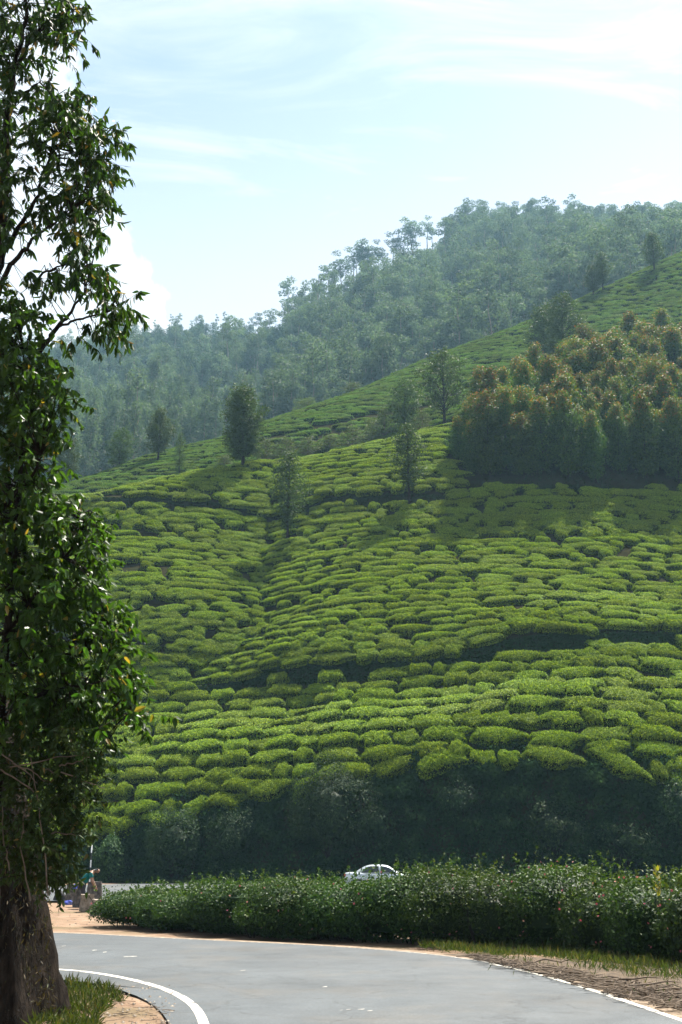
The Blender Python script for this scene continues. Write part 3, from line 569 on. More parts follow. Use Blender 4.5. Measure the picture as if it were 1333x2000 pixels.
# thin by area so the density is even on the ground
keep = (vs < np.interp(cs, [-330, 500, 560, 860, 940], [2.86, 2.86, 2.62, 2.66, 3.25])) & (rngF.random(len(cs)) < np.clip((PF[:, 1] / 620) ** 1.0, 0, 1) * .46)
cs, vs, PF = cs[keep], vs[keep], PF[keep]
fc, fp_, fd = proj(PF)
kind = np.zeros(len(cs), int)
for i in range(len(cs)):
    c, v = cs[i], vs[i]; r = rngF.random()
    hillB = c > 560
    if hillB: kind[i] = rngF.integers(0, 4) if r < .62 else (rngF.integers(4, 7) if r < .78 else rngF.integers(7, 10))
    else: kind[i] = (rngF.integers(4, 7) if r < .85 else rngF.integers(0, 4)) if v > 1.5 else (rngF.integers(7, 10) if r < .7 else (rngF.integers(4, 7) if r < .85 else rngF.integers(0, 4)))
def tmat(P, s, rz): return Matrix.Translation(Vector(P)) @ Matrix.Rotation(rz, 4, 'Z') @ Matrix.Diagonal((s * rngF.uniform(.85, 1.15), s * rngF.uniform(.85, 1.15), s, 1))
fm = [tmat(PF[i], rngF.uniform(.8, 1.35) * (np.interp(vs[i], [2.0, 2.8], [1.0, .62]) if cs[i] < 560 else np.interp(vs[i], [1.9, 2.6], [1.0, .66]) if cs[i] < 870 else np.interp(vs[i], [2.4, 3.0], [1.0, .8])), rngF.uniform(0, 6.28)) for i in range(len(cs))]
inview = (fc > 150) & (fc < 1335)
ridge2 = np.interp(fc, CG, rgP)
seen = inview & (fp_ < ridge2 + 5)
order = [i for i in np.argsort(fd) if seen[i]][:210]
fset = set(order)
for i in order:
    o = bpy.data.objects.new('forest_tree', fprot[kind[i]]); COL.objects.link(o); o.matrix_world = fm[i]
    kk = 0 if kind[i] < 4 else 1 if kind[i] < 7 else 2; tag(o, ['tall clump crowned gum tree at the near foot of the far wood', 'broad round crowned tree at the near foot of the far wood', 'narrow upright tree at the near foot of the far wood'][kk], 'tree', ['gums', 'round trees', 'narrow trees'][kk] + ' along the foot of the far wood')
ids = [i for i in range(len(cs)) if i not in fset]
scatter('forest', fprot, PF[ids], [fm[i] for i in ids], [len(fprot) - 1 - kind[i] for i in ids], 'hazy mass of forest covering the far hills', 'forest')
tallg = [gen_tree(370 + i, 22 + 2 * i, .30, .60, lambda s: 2.9 * (1.05 - .6 * s), 7, 1.3, 1.5, 120, .5, flat=.6, lean=.10, wl=.75, inner=.84) for i in range(4)]
# single gums that stand out on the far skyline
gparts = []
for a, b in tallg: gparts.append([('trunk', a.mesh('gum_trunk', M['graybark'])), ('crown', b.mesh('gum_crown', M['gum']))])
sky_list = [(565, 606, 76), (583, 604, 46), (610, 600, 44), (628, 596, 50), (648, 590, 86), (668, 584, 96), (690, 574, 104), (708, 568, 104), (722, 560, 92), (742, 552, 84), (765, 540, 96), (790, 522, 90), (812, 508, 88), (838, 494, 72), (868, 478, 62), (885, 468, 54),
            (905, 462, 60), (925, 456, 58), (945, 452, 58), (975, 450, 66), (990, 450, 52), (1020, 448, 46), (1052, 448, 46), (1085, 448, 42), (1110, 450, 48), (1140, 450, 46), (1165, 450, 40), (1200, 452, 42), (1228, 455, 44), (1258, 457, 54), (1280, 460, 44), (1305, 464, 42), (1328, 470, 40),
            (300, 622, 24), (335, 622, 34), (352, 622, 38), (372, 622, 24), (392, 622, 30), (425, 622, 34), (440, 622, 40), (470, 622, 26), (508, 618, 30), (520, 616, 26), (540, 614, 22), (262, 626, 26), (280, 624, 18)]
sky_list += [(c + 9, p, h * .84) for c, p, h in sky_list if 600 < c < 860]
for i, (c, p, h) in enumerate(sky_list):
    v = 2.97; P = fsurf(np.array(float(c)), np.array(v)); _, gpy, d = proj(P); h = max(18, float(gpy) - (p - h)) if c > 560 else h + 8; hh = h * d / F / .96
    k = i % 4; s = hh / (22 + 2 * k)
    if c == 565: lab = 'lone tall gum tree standing clear of the skyline left of the high wood'; g_ = None
    elif c < 560: lab = 'thin gum tree on the low left skyline of the far hill'; g_ = 'gum trees along the low left skyline'
    elif c < 860: lab = 'tall gum tree on the sloping skyline with sky between its trunks'; g_ = 'gum trees up the sloping skyline'
    else: lab = 'gum tree crown on the high right skyline of the far wood'; g_ = 'gum trees along the high right skyline'
    wd = max(s, .6) * (1.45 if c < 860 else 1.15)
    place_tree('gum_tree', gparts[k], P, i * 1.7, (wd if c > 560 else s * .9, s), lab, 'tree', g_)
pm = fsurf(np.array(642.), np.array(.55)); vs_ = np.linspace(.1, 2.9, 400); Pq = fsurf(np.full(400, 642.), vs_); pp_ = proj(Pq)[1]; kq = np.argmax(pp_ <= 722); Pq = Pq[kq]; dq = float(proj(Pq)[2])
place_tree('gum_tree', gparts[1], Pq, 2.0, (100 * dq / F / 24 * 1.05, 100 * dq / F / 24), 'pale branching gum tree standing forward of the dark far hillside', 'tree')

# --- silver oaks and others on the tea slopes
oakA = gen_tree(401, 10, .17, .20, oval(2.1, 1.05), 62, .35, .62, 78, .24, flat=.75, lean=.03, wl=.5, inner=.35)
oakB = gen_tree(402, 10, .17, .24, oval(2.15, 1.0), 62, .4, .62, 90, .24, flat=.75, lean=.03, wl=.5, inner=.35)
oakC = gen_tree(403, 10, .20, .17, roundp(2.35), 96, .9, .7, 150, .25, flat=.8, lean=.02, wl=.5, inner=.35)
oakD = gen_tree(404, 10, .17, .22, oval(2.4, .75), 60, .5, .75, 120, .26, flat=.7, lean=.03, wl=.5, inner=.4)
oakE = gen_tree(405, 10, .17, .16, roundp(2.6), 64, .7, .8, 110, .26, flat=.75, lean=.07, wl=.5, inner=.5)
pine = gen_tree(406, 10, .18, .30, lambda s: 2.9 * (np.sin(math.pi * np.clip(s * .82 + .16, 0, 1)) * .85 + .18), 56, .8, .74, 100, .26, flat=.65, lean=.03, wl=.5, inner=.55)
thin = gen_tree(407, 10, .10, .15, oval(2.0, .85), 48, .5, .62, 64, .24, flat=.75, lean=.05, wl=.5, inner=.35)
big = gen_tree(408, 10, .22, .10, roundp(3.5), 74, .5, 1.0, 150, .29, flat=.75, lean=.06, wl=.5, inner=.45)
def pm_(tree, nm, leaf='oak', bark='bark'): return [('trunk', tree[0].mesh(nm + '_trunk', M[bark])), ('crown', tree[1].mesh(nm + '_crown', M[leaf]))]
TP_ = {k: pm_(v, 'oak') for k, v in dict(A=oakA, B=oakB, C=oakC, D=oakD, E=oakE, P=pine, T=thin, G=big).items()}
tl = [('A', 562, 1068, 190, 1.0, 'slim airy silver oak alone in the middle of the tea slope'),
      ('B', 800, 988, 162, 1.05, 'young silver oak on the tea slope left of the dense grove'),
      ('C', 475, 916, 166, .98, 'large dense oval silver oak on the crest of the near tea slope'),
      ('D', 309, 905, 110, 1.08, 'tapering silver oak on the left farther tea slope casting a long shadow'),
      ('E', 232, 918, 82, 1.1, 'short dark bushy tree at the left edge of the tea beside the forest'),
      ('E', 130, 940, 98, .95, 'dark tree half hidden behind the leaves of the near tree'),
      ('T', 349, 934, 90, .95, 'thin pale silver oak between the tapering oak and the large oval oak'),
      ('P', 869, 838, 156, 1.12, 'open round topped tree on a bare trunk above the left end of the grove'),
      ('E', 790, 846, 106, 1.15, 'dark full tree among the gully shrubs left of the bare trunked tree'),
      ('G', 1068, 706, 112, .86, 'dark broad tree rising left of its taller twin behind the grove'),
      ('G', 1104, 716, 146, .72, 'tallest dark tree rising behind the grove'),
      ('D', 1160, 580, 66, 1.1, 'small oak on the upper ridge, left and lower of the ridge pair'),
      ('B', 1178, 572, 84, 1.1, 'small hazy oak on the upper ridge, right and taller of the ridge pair'),
      ('D', 1279, 532, 84, 1.05, 'lone hazy tree on the upper tea ridge near the right edge')]
for i, (k, c, p, h, w, lab) in enumerate(tl):
    v0 = 1.0 if c not in (130, 232, 309, 349, 869, 790, 1068, 1104, 1160, 1178, 1279) else 7.6
    P, v = surf_px(c, p, v0); d = float(proj(P)[2]); s = h * d / F / 10 * 1.04
    place_tree('silver_oak' if k not in 'PG' else 'hillside_tree', TP_[k], P, i * 1.3, (s * w, s), lab, 'tree')
# --- scrub in the gully between the two tea fields
scr = [gen_tree(430 + i, 2.6, .06, .05, oval(1.5, .6), 30, .6, .55, 60, .17, flat=.8, lean=.05, wl=.5, inner=.4) for i in range(3)]
scm = [pm_(s_, 'scrub', 'scrub', 'twig') for s_ in scr]
for i, (c, p, w, h, lab) in enumerate([(437, 916, 40, 26, 'low dark shrub at the foot of the large oval oak, left of its trunk'), (520, 905, 60, 46, 'grey green gully shrub just right of the large oval oak'), (560, 896, 56, 40, 'rounded gully shrub behind the airy silver oak top'), (600, 892, 60, 36, 'low spreading gully shrub right of the airy silver oak'),
                                       (645, 884, 56, 34, 'grey shrub in the middle of the gully'), (690, 880, 64, 46, 'dark tall gully shrub in the middle of the scrub row'), (726, 868, 50, 44, 'gully shrub left of the dark full tree'), (752, 858, 54, 60, 'dark gully shrub touching the dark full tree'), (826, 846, 50, 40, 'gully shrub between the dark full tree and the bare trunked tree'),
                                       (600, 786, 60, 22, 'low shrub on the far tea ridge below the forest edge'), (690, 768, 50, 24, 'pale low shrub on the far tea ridge at the forest edge')]):
    P, v = surf_px(c, p, 7.7); d = float(proj(P)[2]); s = w * d / F / 3.0; sz = h * d / F / 2.6 * 1.1
    place_tree('gully_shrub', scm[i % 3], P, i * 2.1, (s, sz), lab, 'shrub')
# --- grove of young gums
def gtint(P, rg): 
    hh = P[:, 2] / 9.0
    return np.clip(rg.normal(.22, .15, len(P)) + np.clip(hh - .5, 0, 1) * .45 + np.where((hh > .76) & (rg.random(len(P)) < .36), .35, 0), 0, 1)
gro = [gen_tree(450 + i, 9, .09, .06, (roundp if i % 2 else lambda r_: oval(r_, .72))([1.9, 1.8, 1.7, 1.6, 2.2][i]), 88, .5, .60, 115, .24, flat=.95, lean=.04, wl=.5, inner=.3, tintf=gtint) for i in range(5)]
grm = [pm_(s_, 'grove', 'grove', 'bark') for s_ in gro]
rngG = np.random.default_rng(12); gp = []
tries = 0
while len(gp) < 190 and tries < 40000:
    tries += 1; c = rngG.uniform(872, 1480)
    if grove_up(c) > grove_low(c) - 16: continue
    p = rngG.uniform(grove_up(c), grove_low(c) - 14)
    P, v = surf_px(c, p, 5.0)
    if all((P[0] - q[0][0]) ** 2 + (P[1] - q[0][1]) ** 2 > 2.45 ** 2 for q in gp): gp.append((P, c, p))
for i, (P, c, p) in enumerate(gp):
    s = rngG.choice([.8, .95, 1.05, 1.15, 1.3]) * (.85 if c < 930 else 1.0) * (.85 if p > 900 and c < 905 else 1)
    fr = p > grove_low(c) - 40
    place_tree('young_gum_tree', grm[int(rngG.integers(0, 5))], P, rngG.uniform(0, 6.28), (s * rngG.uniform(.85, 1.25), s), 'dark young gum tree in the shaded front rank of the dense grove' if fr else 'young gum tree with reddish new leaves packed inside the dense grove', 'tree', 'front rank of the gum grove' if fr else 'inner trees of the gum grove')
print('GROVE', len(gp))

# ------------------------------------------------------------------ the shaded bank above the far road
rngB = np.random.default_rng(8)
def bank_pts(n, v0, v1, clo=-250, chi=1600):
    c = rngB.uniform(clo, chi, n); v = rngB.uniform(v0, v1, n); return surf(c, v), c
mb = MB(); n = 105000
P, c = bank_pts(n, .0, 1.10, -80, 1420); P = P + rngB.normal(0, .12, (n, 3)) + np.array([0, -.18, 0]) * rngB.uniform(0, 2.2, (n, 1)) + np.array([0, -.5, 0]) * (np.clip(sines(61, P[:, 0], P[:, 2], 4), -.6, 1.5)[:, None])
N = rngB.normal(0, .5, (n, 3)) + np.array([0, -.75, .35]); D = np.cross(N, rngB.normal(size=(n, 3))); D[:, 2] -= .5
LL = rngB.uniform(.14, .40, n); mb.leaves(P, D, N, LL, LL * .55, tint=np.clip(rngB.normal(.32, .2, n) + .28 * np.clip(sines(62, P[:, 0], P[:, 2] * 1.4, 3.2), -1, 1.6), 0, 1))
n = 26000; cT = rngB.uniform(262, 1420, n); P = surf(cT, rngB.uniform(1.98, 3.04, n)); P = P + rngB.normal(0, .06, (n, 3)) + np.array([0, -.15, 0]) * rngB.uniform(0, 1.5, (n, 1)); N = rngB.normal(0, .5, (n, 3)) + np.array([0, -.75, .35]); D = np.cross(N, rngB.normal(size=(n, 3))); D[:, 2] -= .5; LL = rngB.uniform(.12, .28, n)
mb.leaves(P, D, N, LL, LL * .5, tint=np.clip(rngB.normal(.3, .2, n), 0, 1))  # dark leaves on the terrace face, standing in for its shade
n = 14000; cT = rngB.uniform(170, 870, n); P = surf(cT, rngB.uniform(4.98, 6.0, n)); P = P + rngB.normal(0, .05, (n, 3)); N = rngB.normal(0, .5, (n, 3)) + np.array([0, -.75, .35]); D = np.cross(N, rngB.normal(size=(n, 3))); LL = rngB.uniform(.12, .26, n); mb.leaves(P, D, N, LL, LL * .5, tint=np.clip(rngB.normal(.3, .2, n), 0, 1))  # dark leaves along the upper path, coloured for the shade of the step
put('bank_undergrowth', mb.mesh('bank_undergrowth', M['bank']), label='creepers and undergrowth, colour darkened for shade, on the roadside bank and terrace cuts', cat='undergrowth', kind='stuff')
def shrub_mesh(seed, R, H, n, L, droop=.3, shell=.55, wl=.5, lump=.25, tmean=.45):
    rg = np.random.default_rng(seed); q = unit(rg, n, .25); k = unit(rg, 30, .2); kr = rg.uniform(-.5, .55, 30)
    rad = np.clip(1 + (np.exp(-((q[:, None] - k[None]) ** 2).sum(-1) * 9) * kr).sum(1), .5, 1.6)
    r = rg.uniform(shell, 1.0, n) ** .6 * rad; P = q * r[:, None] * np.array([R, R, H * .55]) + np.array([0, 0, H * .45]); P[:, 2] = np.maximum(P[:, 2], .05)
    N = q * .7 + rg.normal(0, .45, (n, 3)) + np.array([0, 0, .25]); D = np.cross(N, rg.normal(size=(n, 3))); D[:, 2] -= droop; LL = L * rg.uniform(.6, 1.3, n)
    lf = MB(); lf.leaves(P, D, N, LL, LL * wl, tint=np.clip(rg.normal(tmean, .2, n), 0, 1))
    ct = np.linspace(0, 2 * math.pi, 15)[:-1]; cp_ = np.linspace(-1.3, 1.5, 8)
    lf.add([np.array([math.cos(a_) * math.cos(b_) * R, math.sin(a_) * math.cos(b_) * R, math.sin(b_) * H * .55]) * .5 * rg.uniform(.9, 1.08) + np.array([0, 0, H * .45]) for b_ in cp_ for a_ in ct], [[j_ * 14 + k_, j_ * 14 + (k_ + 1) % 14, (j_ + 1) * 14 + (k_ + 1) % 14, (j_ + 1) * 14 + k_] for j_ in range(7) for k_ in range(14)], tint=0)  # unseen dark core shell, added to stop sun passing through the shrub
    st = MB()
    for i in range(12):
        d = unit(rg, 1, .9)[0]; e = d * np.array([R, R, H * .5]) * .8 + np.array([0, 0, H * .42]); st.tube([(d[0] * .05, d[1] * .05, -.3), e * np.array([.4, .4, .6]), e], [.035, .022, .008], 5)
    return st, lf
for i, (c, p, w, h, nl, L, tm, lab) in enumerate([(640, 1662, 156, 172, 13000, .15, .36, 'big round shrub bulging from the middle of the dark bank'), (340, 1700, 120, 122, 6000, .17, .36, 'rounded dark shrub at the left end of the bank'),
                                              (455, 1690, 110, 110, 4200, .16, .30, 'dark shrub on the bank between the two rounded shrubs'), (1078, 1672, 120, 118, 2600, .22, .5, 'pale feathery shrub leaning out of the right part of the bank'), (1225, 1676, 110, 74, 1600, .20, .45, 'low pale leafed shrub at the foot of the bank near the right edge'),
                                              (222, 1716, 70, 84, 3000, .2, .66, 'bright leafed shrub by the far road behind the striped pole'), (735, 1650, 80, 80, 1500, .2, .3, 'loose shrub on the bank above the car'), (160, 1716, 80, 90, 2600, .2, .45, 'dark shrub by the far road beside the near tree'), (1330, 1640, 90, 130, 2200, .2, .3, 'upright leafy shrub on the bank cut by the right edge'), (900, 1600, 90, 80, 1800, .18, .15, 'hanging dark shrub on the bank above the hedge bump')]):
    P, v = surf_px(c, p, 0.0, 1.3); P = P + np.array([0, -1.0 if i in (0, 1, 5) else -.45, -.2]); d = float(proj(P)[2]); s = d / F
    st, lf = shrub_mesh(600 + i, w * s / 2, h * s, nl, L, tmean=tm); e = bpy.data.objects.new('bank_shrub', None); COL.objects.link(e); e.location = P; tag(e, lab, 'shrub')
    put('stems', st.mesh('stems', M['bark']), parent=e); put('foliage', lf.mesh('foliage', M['bshrub']), parent=e)
mb = MB(); n = 30000; cG = rngB.uniform(865, 1420, n); Pg = surf(cG, rngB.uniform(5.2, 7.6, n)); cg_, pg_, _ = proj(Pg); okg = (pg_ < grove_low(cg_) + 10) & (pg_ > grove_up(cg_)); Pg = Pg[okg] + rngB.uniform(0, .7, (okg.sum(), 1)) * np.array([0, 0, 1]); n = len(Pg)
D = unit(rngB, n, .5); LL = rngB.uniform(.2, .45, n); mb.leaves(Pg, D, unit(rngB, n, .8), LL, LL * .5, tint=np.clip(rngB.normal(.3, .2, n), 0, 1)); put('grove_undergrowth', mb.mesh('grove_undergrowth', M['bank']), label='dark undergrowth on the ground beneath the gum grove', cat='undergrowth', kind='stuff')
# verge plants along the far road
mb = MB(); n = 9000
cx = rngB.uniform(-100, 1500, n); vv = rngB.uniform(0, .08, n); P = surf(cx, vv); P[:, 1] -= rngB.uniform(0, .9, n) ** 2; P[:, 2] = 0
D = unit(rngB, n, 1.6); N = rngB.normal(size=(n, 3)); LL = rngB.uniform(.12, .42, n); mb.leaves(P, D, N, LL, LL * .16, tint=rngB.uniform(0, .75, n))
put('verge_grass', mb.mesh('verge_grass', M['grass']), label='low grass along the far side of the far road', cat='grass', kind='stuff')
scm_ = []
# ------------------------------------------------------------------ hedge of flowering shrubs on the island
hed = [ # px of front foot, py of front foot, top py, half width m, label
    (296, 1810, 1734, 1.45, 'neatly rounded dark shrub at the left end of the hedge beside the guard stones'),
    (385, 1818, 1738, 1.6, 'second shrub from the left end of the hedge'),
    (482, 1826, 1716, 1.6, 'third shrub from the left of the hedge, level topped'),
    (585, 1833, 1716, 1.5, 'low shrub with reddish flower heads left of the car'),
    (690, 1838, 1722, 1.45, 'low dipped shrub of the hedge directly below the car'),
    (800, 1842, 1698, 1.4, 'shrub just right of the car with raised sprays on top'),
    (888, 1846, 1694, 1.2, 'tall ragged shrub in the middle right of the hedge'),
    (985, 1850, 1716, 1.2, 'dense shrub in the dip between two tall hedge shrubs'),
    (1085, 1855, 1688, 1.25, 'tall domed shrub with pink flowers right of the hedge dip'),
    (1195, 1866, 1722, 1.1, 'sparse leggy shrub before the last shrubs on the right'),
    (1275, 1876, 1712, 1.1, 'pink flowered shrub near the right edge of the hedge'),
    (1385, 1888, 1716, 1.2, 'flowering shrub cut by the right edge of the photograph')]
rngH = np.random.default_rng(31)
for i, (c, p, tp_, hw, lab) in enumerate(hed):
    f0 = onground(c, p); d0 = f0[1]; y0 = d0 + 1.35; H = float(at(c, tp_, y0 - .2)[2]); X = (c - 666.5) / F * (y0 * CP)
    rg = np.random.default_rng(700 + i); n = int(15000 * hw / 1.4)
    q = unit(rg, n, .15); k = unit(rg, 40, .2); kr = rg.uniform(-.30, .30, 40)
    rad = np.clip(1 + (np.exp(-((q[:, None] - k[None]) ** 2).sum(-1) * 12) * kr).sum(1), .78, 1.25)
    sup = 1 / (np.abs(q) ** 2.6).sum(1) ** (1 / 2.6)
    r = rg.uniform(.62, 1.0, n) ** .55 * rad * sup
    P = q * r[:, None] * np.array([hw * 1.12, 1.5, H * .49]) + np.array([0, 0, H * .45])
    spray = rg.random(n) < .05; P[spray, 2] += rg.uniform(0, .3, spray.sum()) * (P[spray, 2] > H * .75)
    low = (P[:, 2] < H * .3) & (rg.random(n) < .15); P = P[~low]; q = q[~low]; n = len(P); P[:, 2] = np.maximum(P[:, 2], .03)
    N = q * .6 + rg.normal(0, .5, (n, 3)) + np.array([0, 0, .3]); D = np.cross(N, rg.normal(size=(n, 3))); D[:, 2] -= .15; LL = .075 * rg.uniform(.6, 1.35, n)
    lf = MB(); lf.leaves(P, D, N, LL, LL * .6, tint=np.clip(rg.normal(.42, .2, n) + .25 * (P[:, 2] / H - .6), 0, 1))
    # dark core for the dense inside, added to block sun from front leaves
    ct = np.linspace(0, 2 * math.pi, 17)[:-1]; cp_ = np.linspace(-1.45, 1.5, 10); CV = []
    for b_ in cp_:
        for a_ in ct:
            dq = np.array([math.cos(a_) * math.cos(b_), math.sin(a_) * math.cos(b_), math.sin(b_)]); CV.append(dq / (np.abs(dq) ** 3.2).sum() ** (1 / 3.2) * np.array([hw * .90, 1.18, H * .38]) * rg.uniform(.92, 1.05) + np.array([0, 0, H * .44]))
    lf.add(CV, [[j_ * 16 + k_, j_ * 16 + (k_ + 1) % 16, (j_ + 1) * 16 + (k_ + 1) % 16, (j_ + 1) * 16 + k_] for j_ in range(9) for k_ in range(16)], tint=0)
    # sprays standing out of the top
    ns = 26
    for s_ in range(ns):
        b = np.array([rg.uniform(-1, 1) * hw * .95, rg.uniform(-1.2, 1.0), H * rg.uniform(.86, .97)]); d = unit(rg, 1, 1.3)[0]; Ls = rg.uniform(.15, .42) * (1.5 if i in (5, 6, 8, 10) else 1)
        m_ = 14; t = rg.uniform(.1, 1, m_)[:, None]; PP = b + d * Ls * t; DD = rg.normal(size=(m_, 3)) + d * .7; l2 = .08 * rg.uniform(.7, 1.3, m_); lf.leaves(PP, DD, rg.normal(size=(m_, 3)) + np.array([0, 0, .8]), l2, l2 * .6, tint=np.clip(rg.normal(.6, .2, m_), 0, 1))
    st = MB()
    for s_ in range(26):
        b = np.array([rg.uniform(-1, 1) * hw * .7, rg.uniform(-.9, .7), -.05]); e = b * 1.25 + np.array([rg.normal(0, .3), rg.normal(0, .3), H * rg.uniform(.55, .95)]); mdp = (b + e) / 2 + rg.normal(0, .08, 3); st.tube([b, mdp, e], [.018, .012, .005], 4, rng=rg)
    fl = MB(); nf = [4, 5, 8, 26, 16, 10, 10, 10, 22, 14, 34, 40][i]
    q = unit(rg, nf, .3); q[:, 1] = -np.abs(q[:, 1]); sup = 1 / (np.abs(q) ** 3.2).sum(1) ** (1 / 3.2)
    FP = q * (sup * 1.04)[:, None] * np.array([hw * 1.12, 1.5, H * .55]) + np.array([0, 0, H * .46]); FP[:, 2] = np.clip(FP[:, 2], .25, H * 1.06)
    for f_ in FP:
        m_ = 7; a = np.arange(m_) * 2 * math.pi / m_; nrm = unit(rg, 1, .3)[0]; nrm[1] -= .6; nrm /= np.linalg.norm(nrm)
        u1 = np.cross(nrm, [0, 0, 1.0]); u1 /= np.linalg.norm(u1); u2 = np.cross(nrm, u1); DD = np.cos(a)[:, None] * u1 + np.sin(a)[:, None] * u2 + nrm * .5
        fl.leaves(np.repeat(f_[None], m_, 0), DD, np.repeat(nrm[None], m_, 0), .03, .028, tint=rg.uniform(0, 1))
    e = bpy.data.objects.new('hedge_shrub', None); COL.objects.link(e); e.location = (X, y0, 0); e.rotation_euler = (0, 0, -.12 if c > 800 else -.35); tag(e, lab, 'shrub', 'shrubs of the roadside hedge')
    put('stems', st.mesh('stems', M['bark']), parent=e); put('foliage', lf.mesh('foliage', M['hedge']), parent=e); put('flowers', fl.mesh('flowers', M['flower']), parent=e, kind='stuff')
# a broad leafed shoot above the right end of the hedge
sh = MB(); b = at(1287, 1770, 22.0); tpnt = at(1284, 1694, 22.0); sh.tube([b, (b + tpnt) / 2 + [.02, 0, 0], tpnt], [.008, .006, .003], 5)
e = put('broad_leafed_shoot', sh.mesh('stem', M['hedge']), label='pale green broad leafed shoot standing above the right of the hedge', cat='plant')
rg = np.random.default_rng(3)
lm, lq, lt = big_leaf_np(np.zeros((1, 3)), np.array([[0, 0, 1.0]]), np.array([[0, -1.0, 0]]), .13, .055)
leaf_one = mesh_np('leaf', lm, [lq, lt], [M['climb']], tint=np.full(8, .9))
for i in range(16):
    t = .25 + .75 * i / 15; p_ = b * (1 - t) + tpnt * t; az_ = i * 2.4; o = put('leaf', leaf_one, parent=e); o.location = p_; o.rotation_euler = Euler((rg.uniform(.5, 1.2), rg.uniform(-.2, .2), az_)); o.scale = (rg.uniform(.8, 1.2),) * 3

# ------------------------------------------------------------------ litter of sticks and roadside grass
rngS = np.random.default_rng(17)
def px_ground(c, p, z=0.): return onground(c, p, z)
mb = MB()
for i in range(1300):
    c = rngS.uniform(925, 1500); up = np.interp(c, [900, 1000, 1100, 1200, 1333, 1500], [1858, 1876, 1890, 1910, 1932, 1950]); dn = np.interp(c, [900, 1000, 1100, 1200, 1333, 1500], [1864, 1886, 1910, 1940, 1972, 2010])
    p = rngS.uniform(up, dn); P = px_ground(c, p, .02 + rngS.uniform(0, .10)); a = rngS.uniform(-1.6, 1.6) if rngS.random() < .5 else rngS.normal(-.2, .5); Ls = rngS.uniform(.08, .42) * (1 if rngS.random() < .85 else 1.8); d = np.array([math.cos(a), math.sin(a) * .9, rngS.normal(0, .08)]) * Ls / 2
    mid = P + rngS.normal(0, .02, 3); r = rngS.uniform(.004, .012); mb.tube([P - d, mid, P + d], [r, r, r * .6], 4, tint=rngS.random())
put('stick_litter', mb.mesh('stick_litter', M['twig']), label='litter of dry twigs along the hedge side of the road', cat='twigs', kind='stuff')
for i, (c0, p0, c1, p1, r) in enumerate([(1208, 1912, 1288, 1910, .016), (1046, 1878, 1112, 1873, .017), (1080, 1836, 1150, 1832, .012), (1075, 1890, 1035, 1878, .014), (1230, 1925, 1330, 1918, .014), (1160, 1905, 1220, 1922, .012)]):
    A = px_ground(c0, p0, .10); B = px_ground(c1, p1, .13); m1 = A * .66 + B * .34 + rngS.normal(0, .025, 3); m2 = A * .3 + B * .7 + rngS.normal(0, .025, 3); mb = MB(); mb.tube([A, m1, m2, B], [r, r * .9, r * .8, r * .5], 6)
    mb.tube([m2, m2 + (B - A) * .22 + np.array([0, .1, .08])], [r * .5, r * .25], 5)
    put('fallen_branch', mb.mesh('fallen_branch', M['twig'], True), label=['long straight dead branch lying in the twig litter near the right edge', 'pale dead branch lying in the middle of the twig litter', 'thin dead branch lying across the hedge foot', 'short pale branch at the left of the twig litter', 'dead branch lowest in the litter at the right edge', 'bent dead branch left of the long straight one'][i], cat='branch', group='fallen branches by the road')
mb = MB(); n = 10000
c = rngS.uniform(820, 1480, n); lo_ = np.interp(c, [820, 900, 1000, 1100, 1200, 1333, 1480], [1852, 1858, 1868, 1872, 1895, 1905, 1915]); hi_ = lo_ - np.interp(c, [820, 1000, 1333], [4, 18, 26]); lo_ = lo_ + rngS.exponential(1, n) * np.interp(c, [820, 1000, 1333], [1, 7, 16])
pp = rngS.uniform(0, 1, n); pos = np.array([px_ground(c[i], lo_[i] * (1 - pp[i]) + hi_[i] * pp[i], 0) for i in range(n)]); ok = sines(71, pos[:, 0], pos[:, 1], 1.6) > -.25; pos = pos[ok]; n = len(pos)
D = unit(rngS, n, 1.5); LL = rngS.uniform(.06, .22, n); mb.leaves(pos, D, rngS.normal(size=(n, 3)), LL, LL * .1, tint=np.clip(rngS.beta(1.6, 1.6, n), 0, 1))
put('hedge_grass', mb.mesh('hedge_grass', M['grass']), label='patchy yellowing grass at the foot of the hedge', cat='grass', kind='stuff')
mb = MB(); n = 7000
pos = []
while len(pos) < n:
    c = rngS.uniform(60, 262); p = rngS.uniform(1915, 2040)
    lim = np.interp(p, [1915, 1930, 1955, 1975, 2000, 2040], [150, 215, 245, 205, 190, 200])
    if c < lim: pos.append(px_ground(c, p, 0))
pos = np.array(pos); ok = sines(73, pos[:, 0], pos[:, 1], .9) > -.35; pos = pos[ok]; n = len(pos); D = unit(rngS, n, 1.3); LL = rngS.uniform(.05, .19, n)
mb.leaves(pos, D, rngS.normal(size=(n, 3)), LL, LL * .13, tint=np.clip(rngS.beta(1.4, 2.2, n), 0, 1)); put('tree_foot_grass', mb.mesh('tree_foot_grass', M['grass']), label='green grass patch at the foot of the near tree', cat='grass', kind='stuff')
mb = MB()
for i in range(70):
    P = px_ground(rngS.uniform(215, 330), rngS.uniform(1945, 2030), .02); a = rngS.uniform(0, 3.14); d = np.array([math.cos(a), math.sin(a), 0]) * rngS.uniform(.03, .14); mb.tube([P - d, P + rngS.normal(0, .008, 3), P + d], [.004, .004, .002], 4)
put('dirt_twigs', mb.mesh('dirt_twigs', M['twig']), label='small twigs scattered on the bare dirt inside the bend', cat='twigs', kind='stuff')
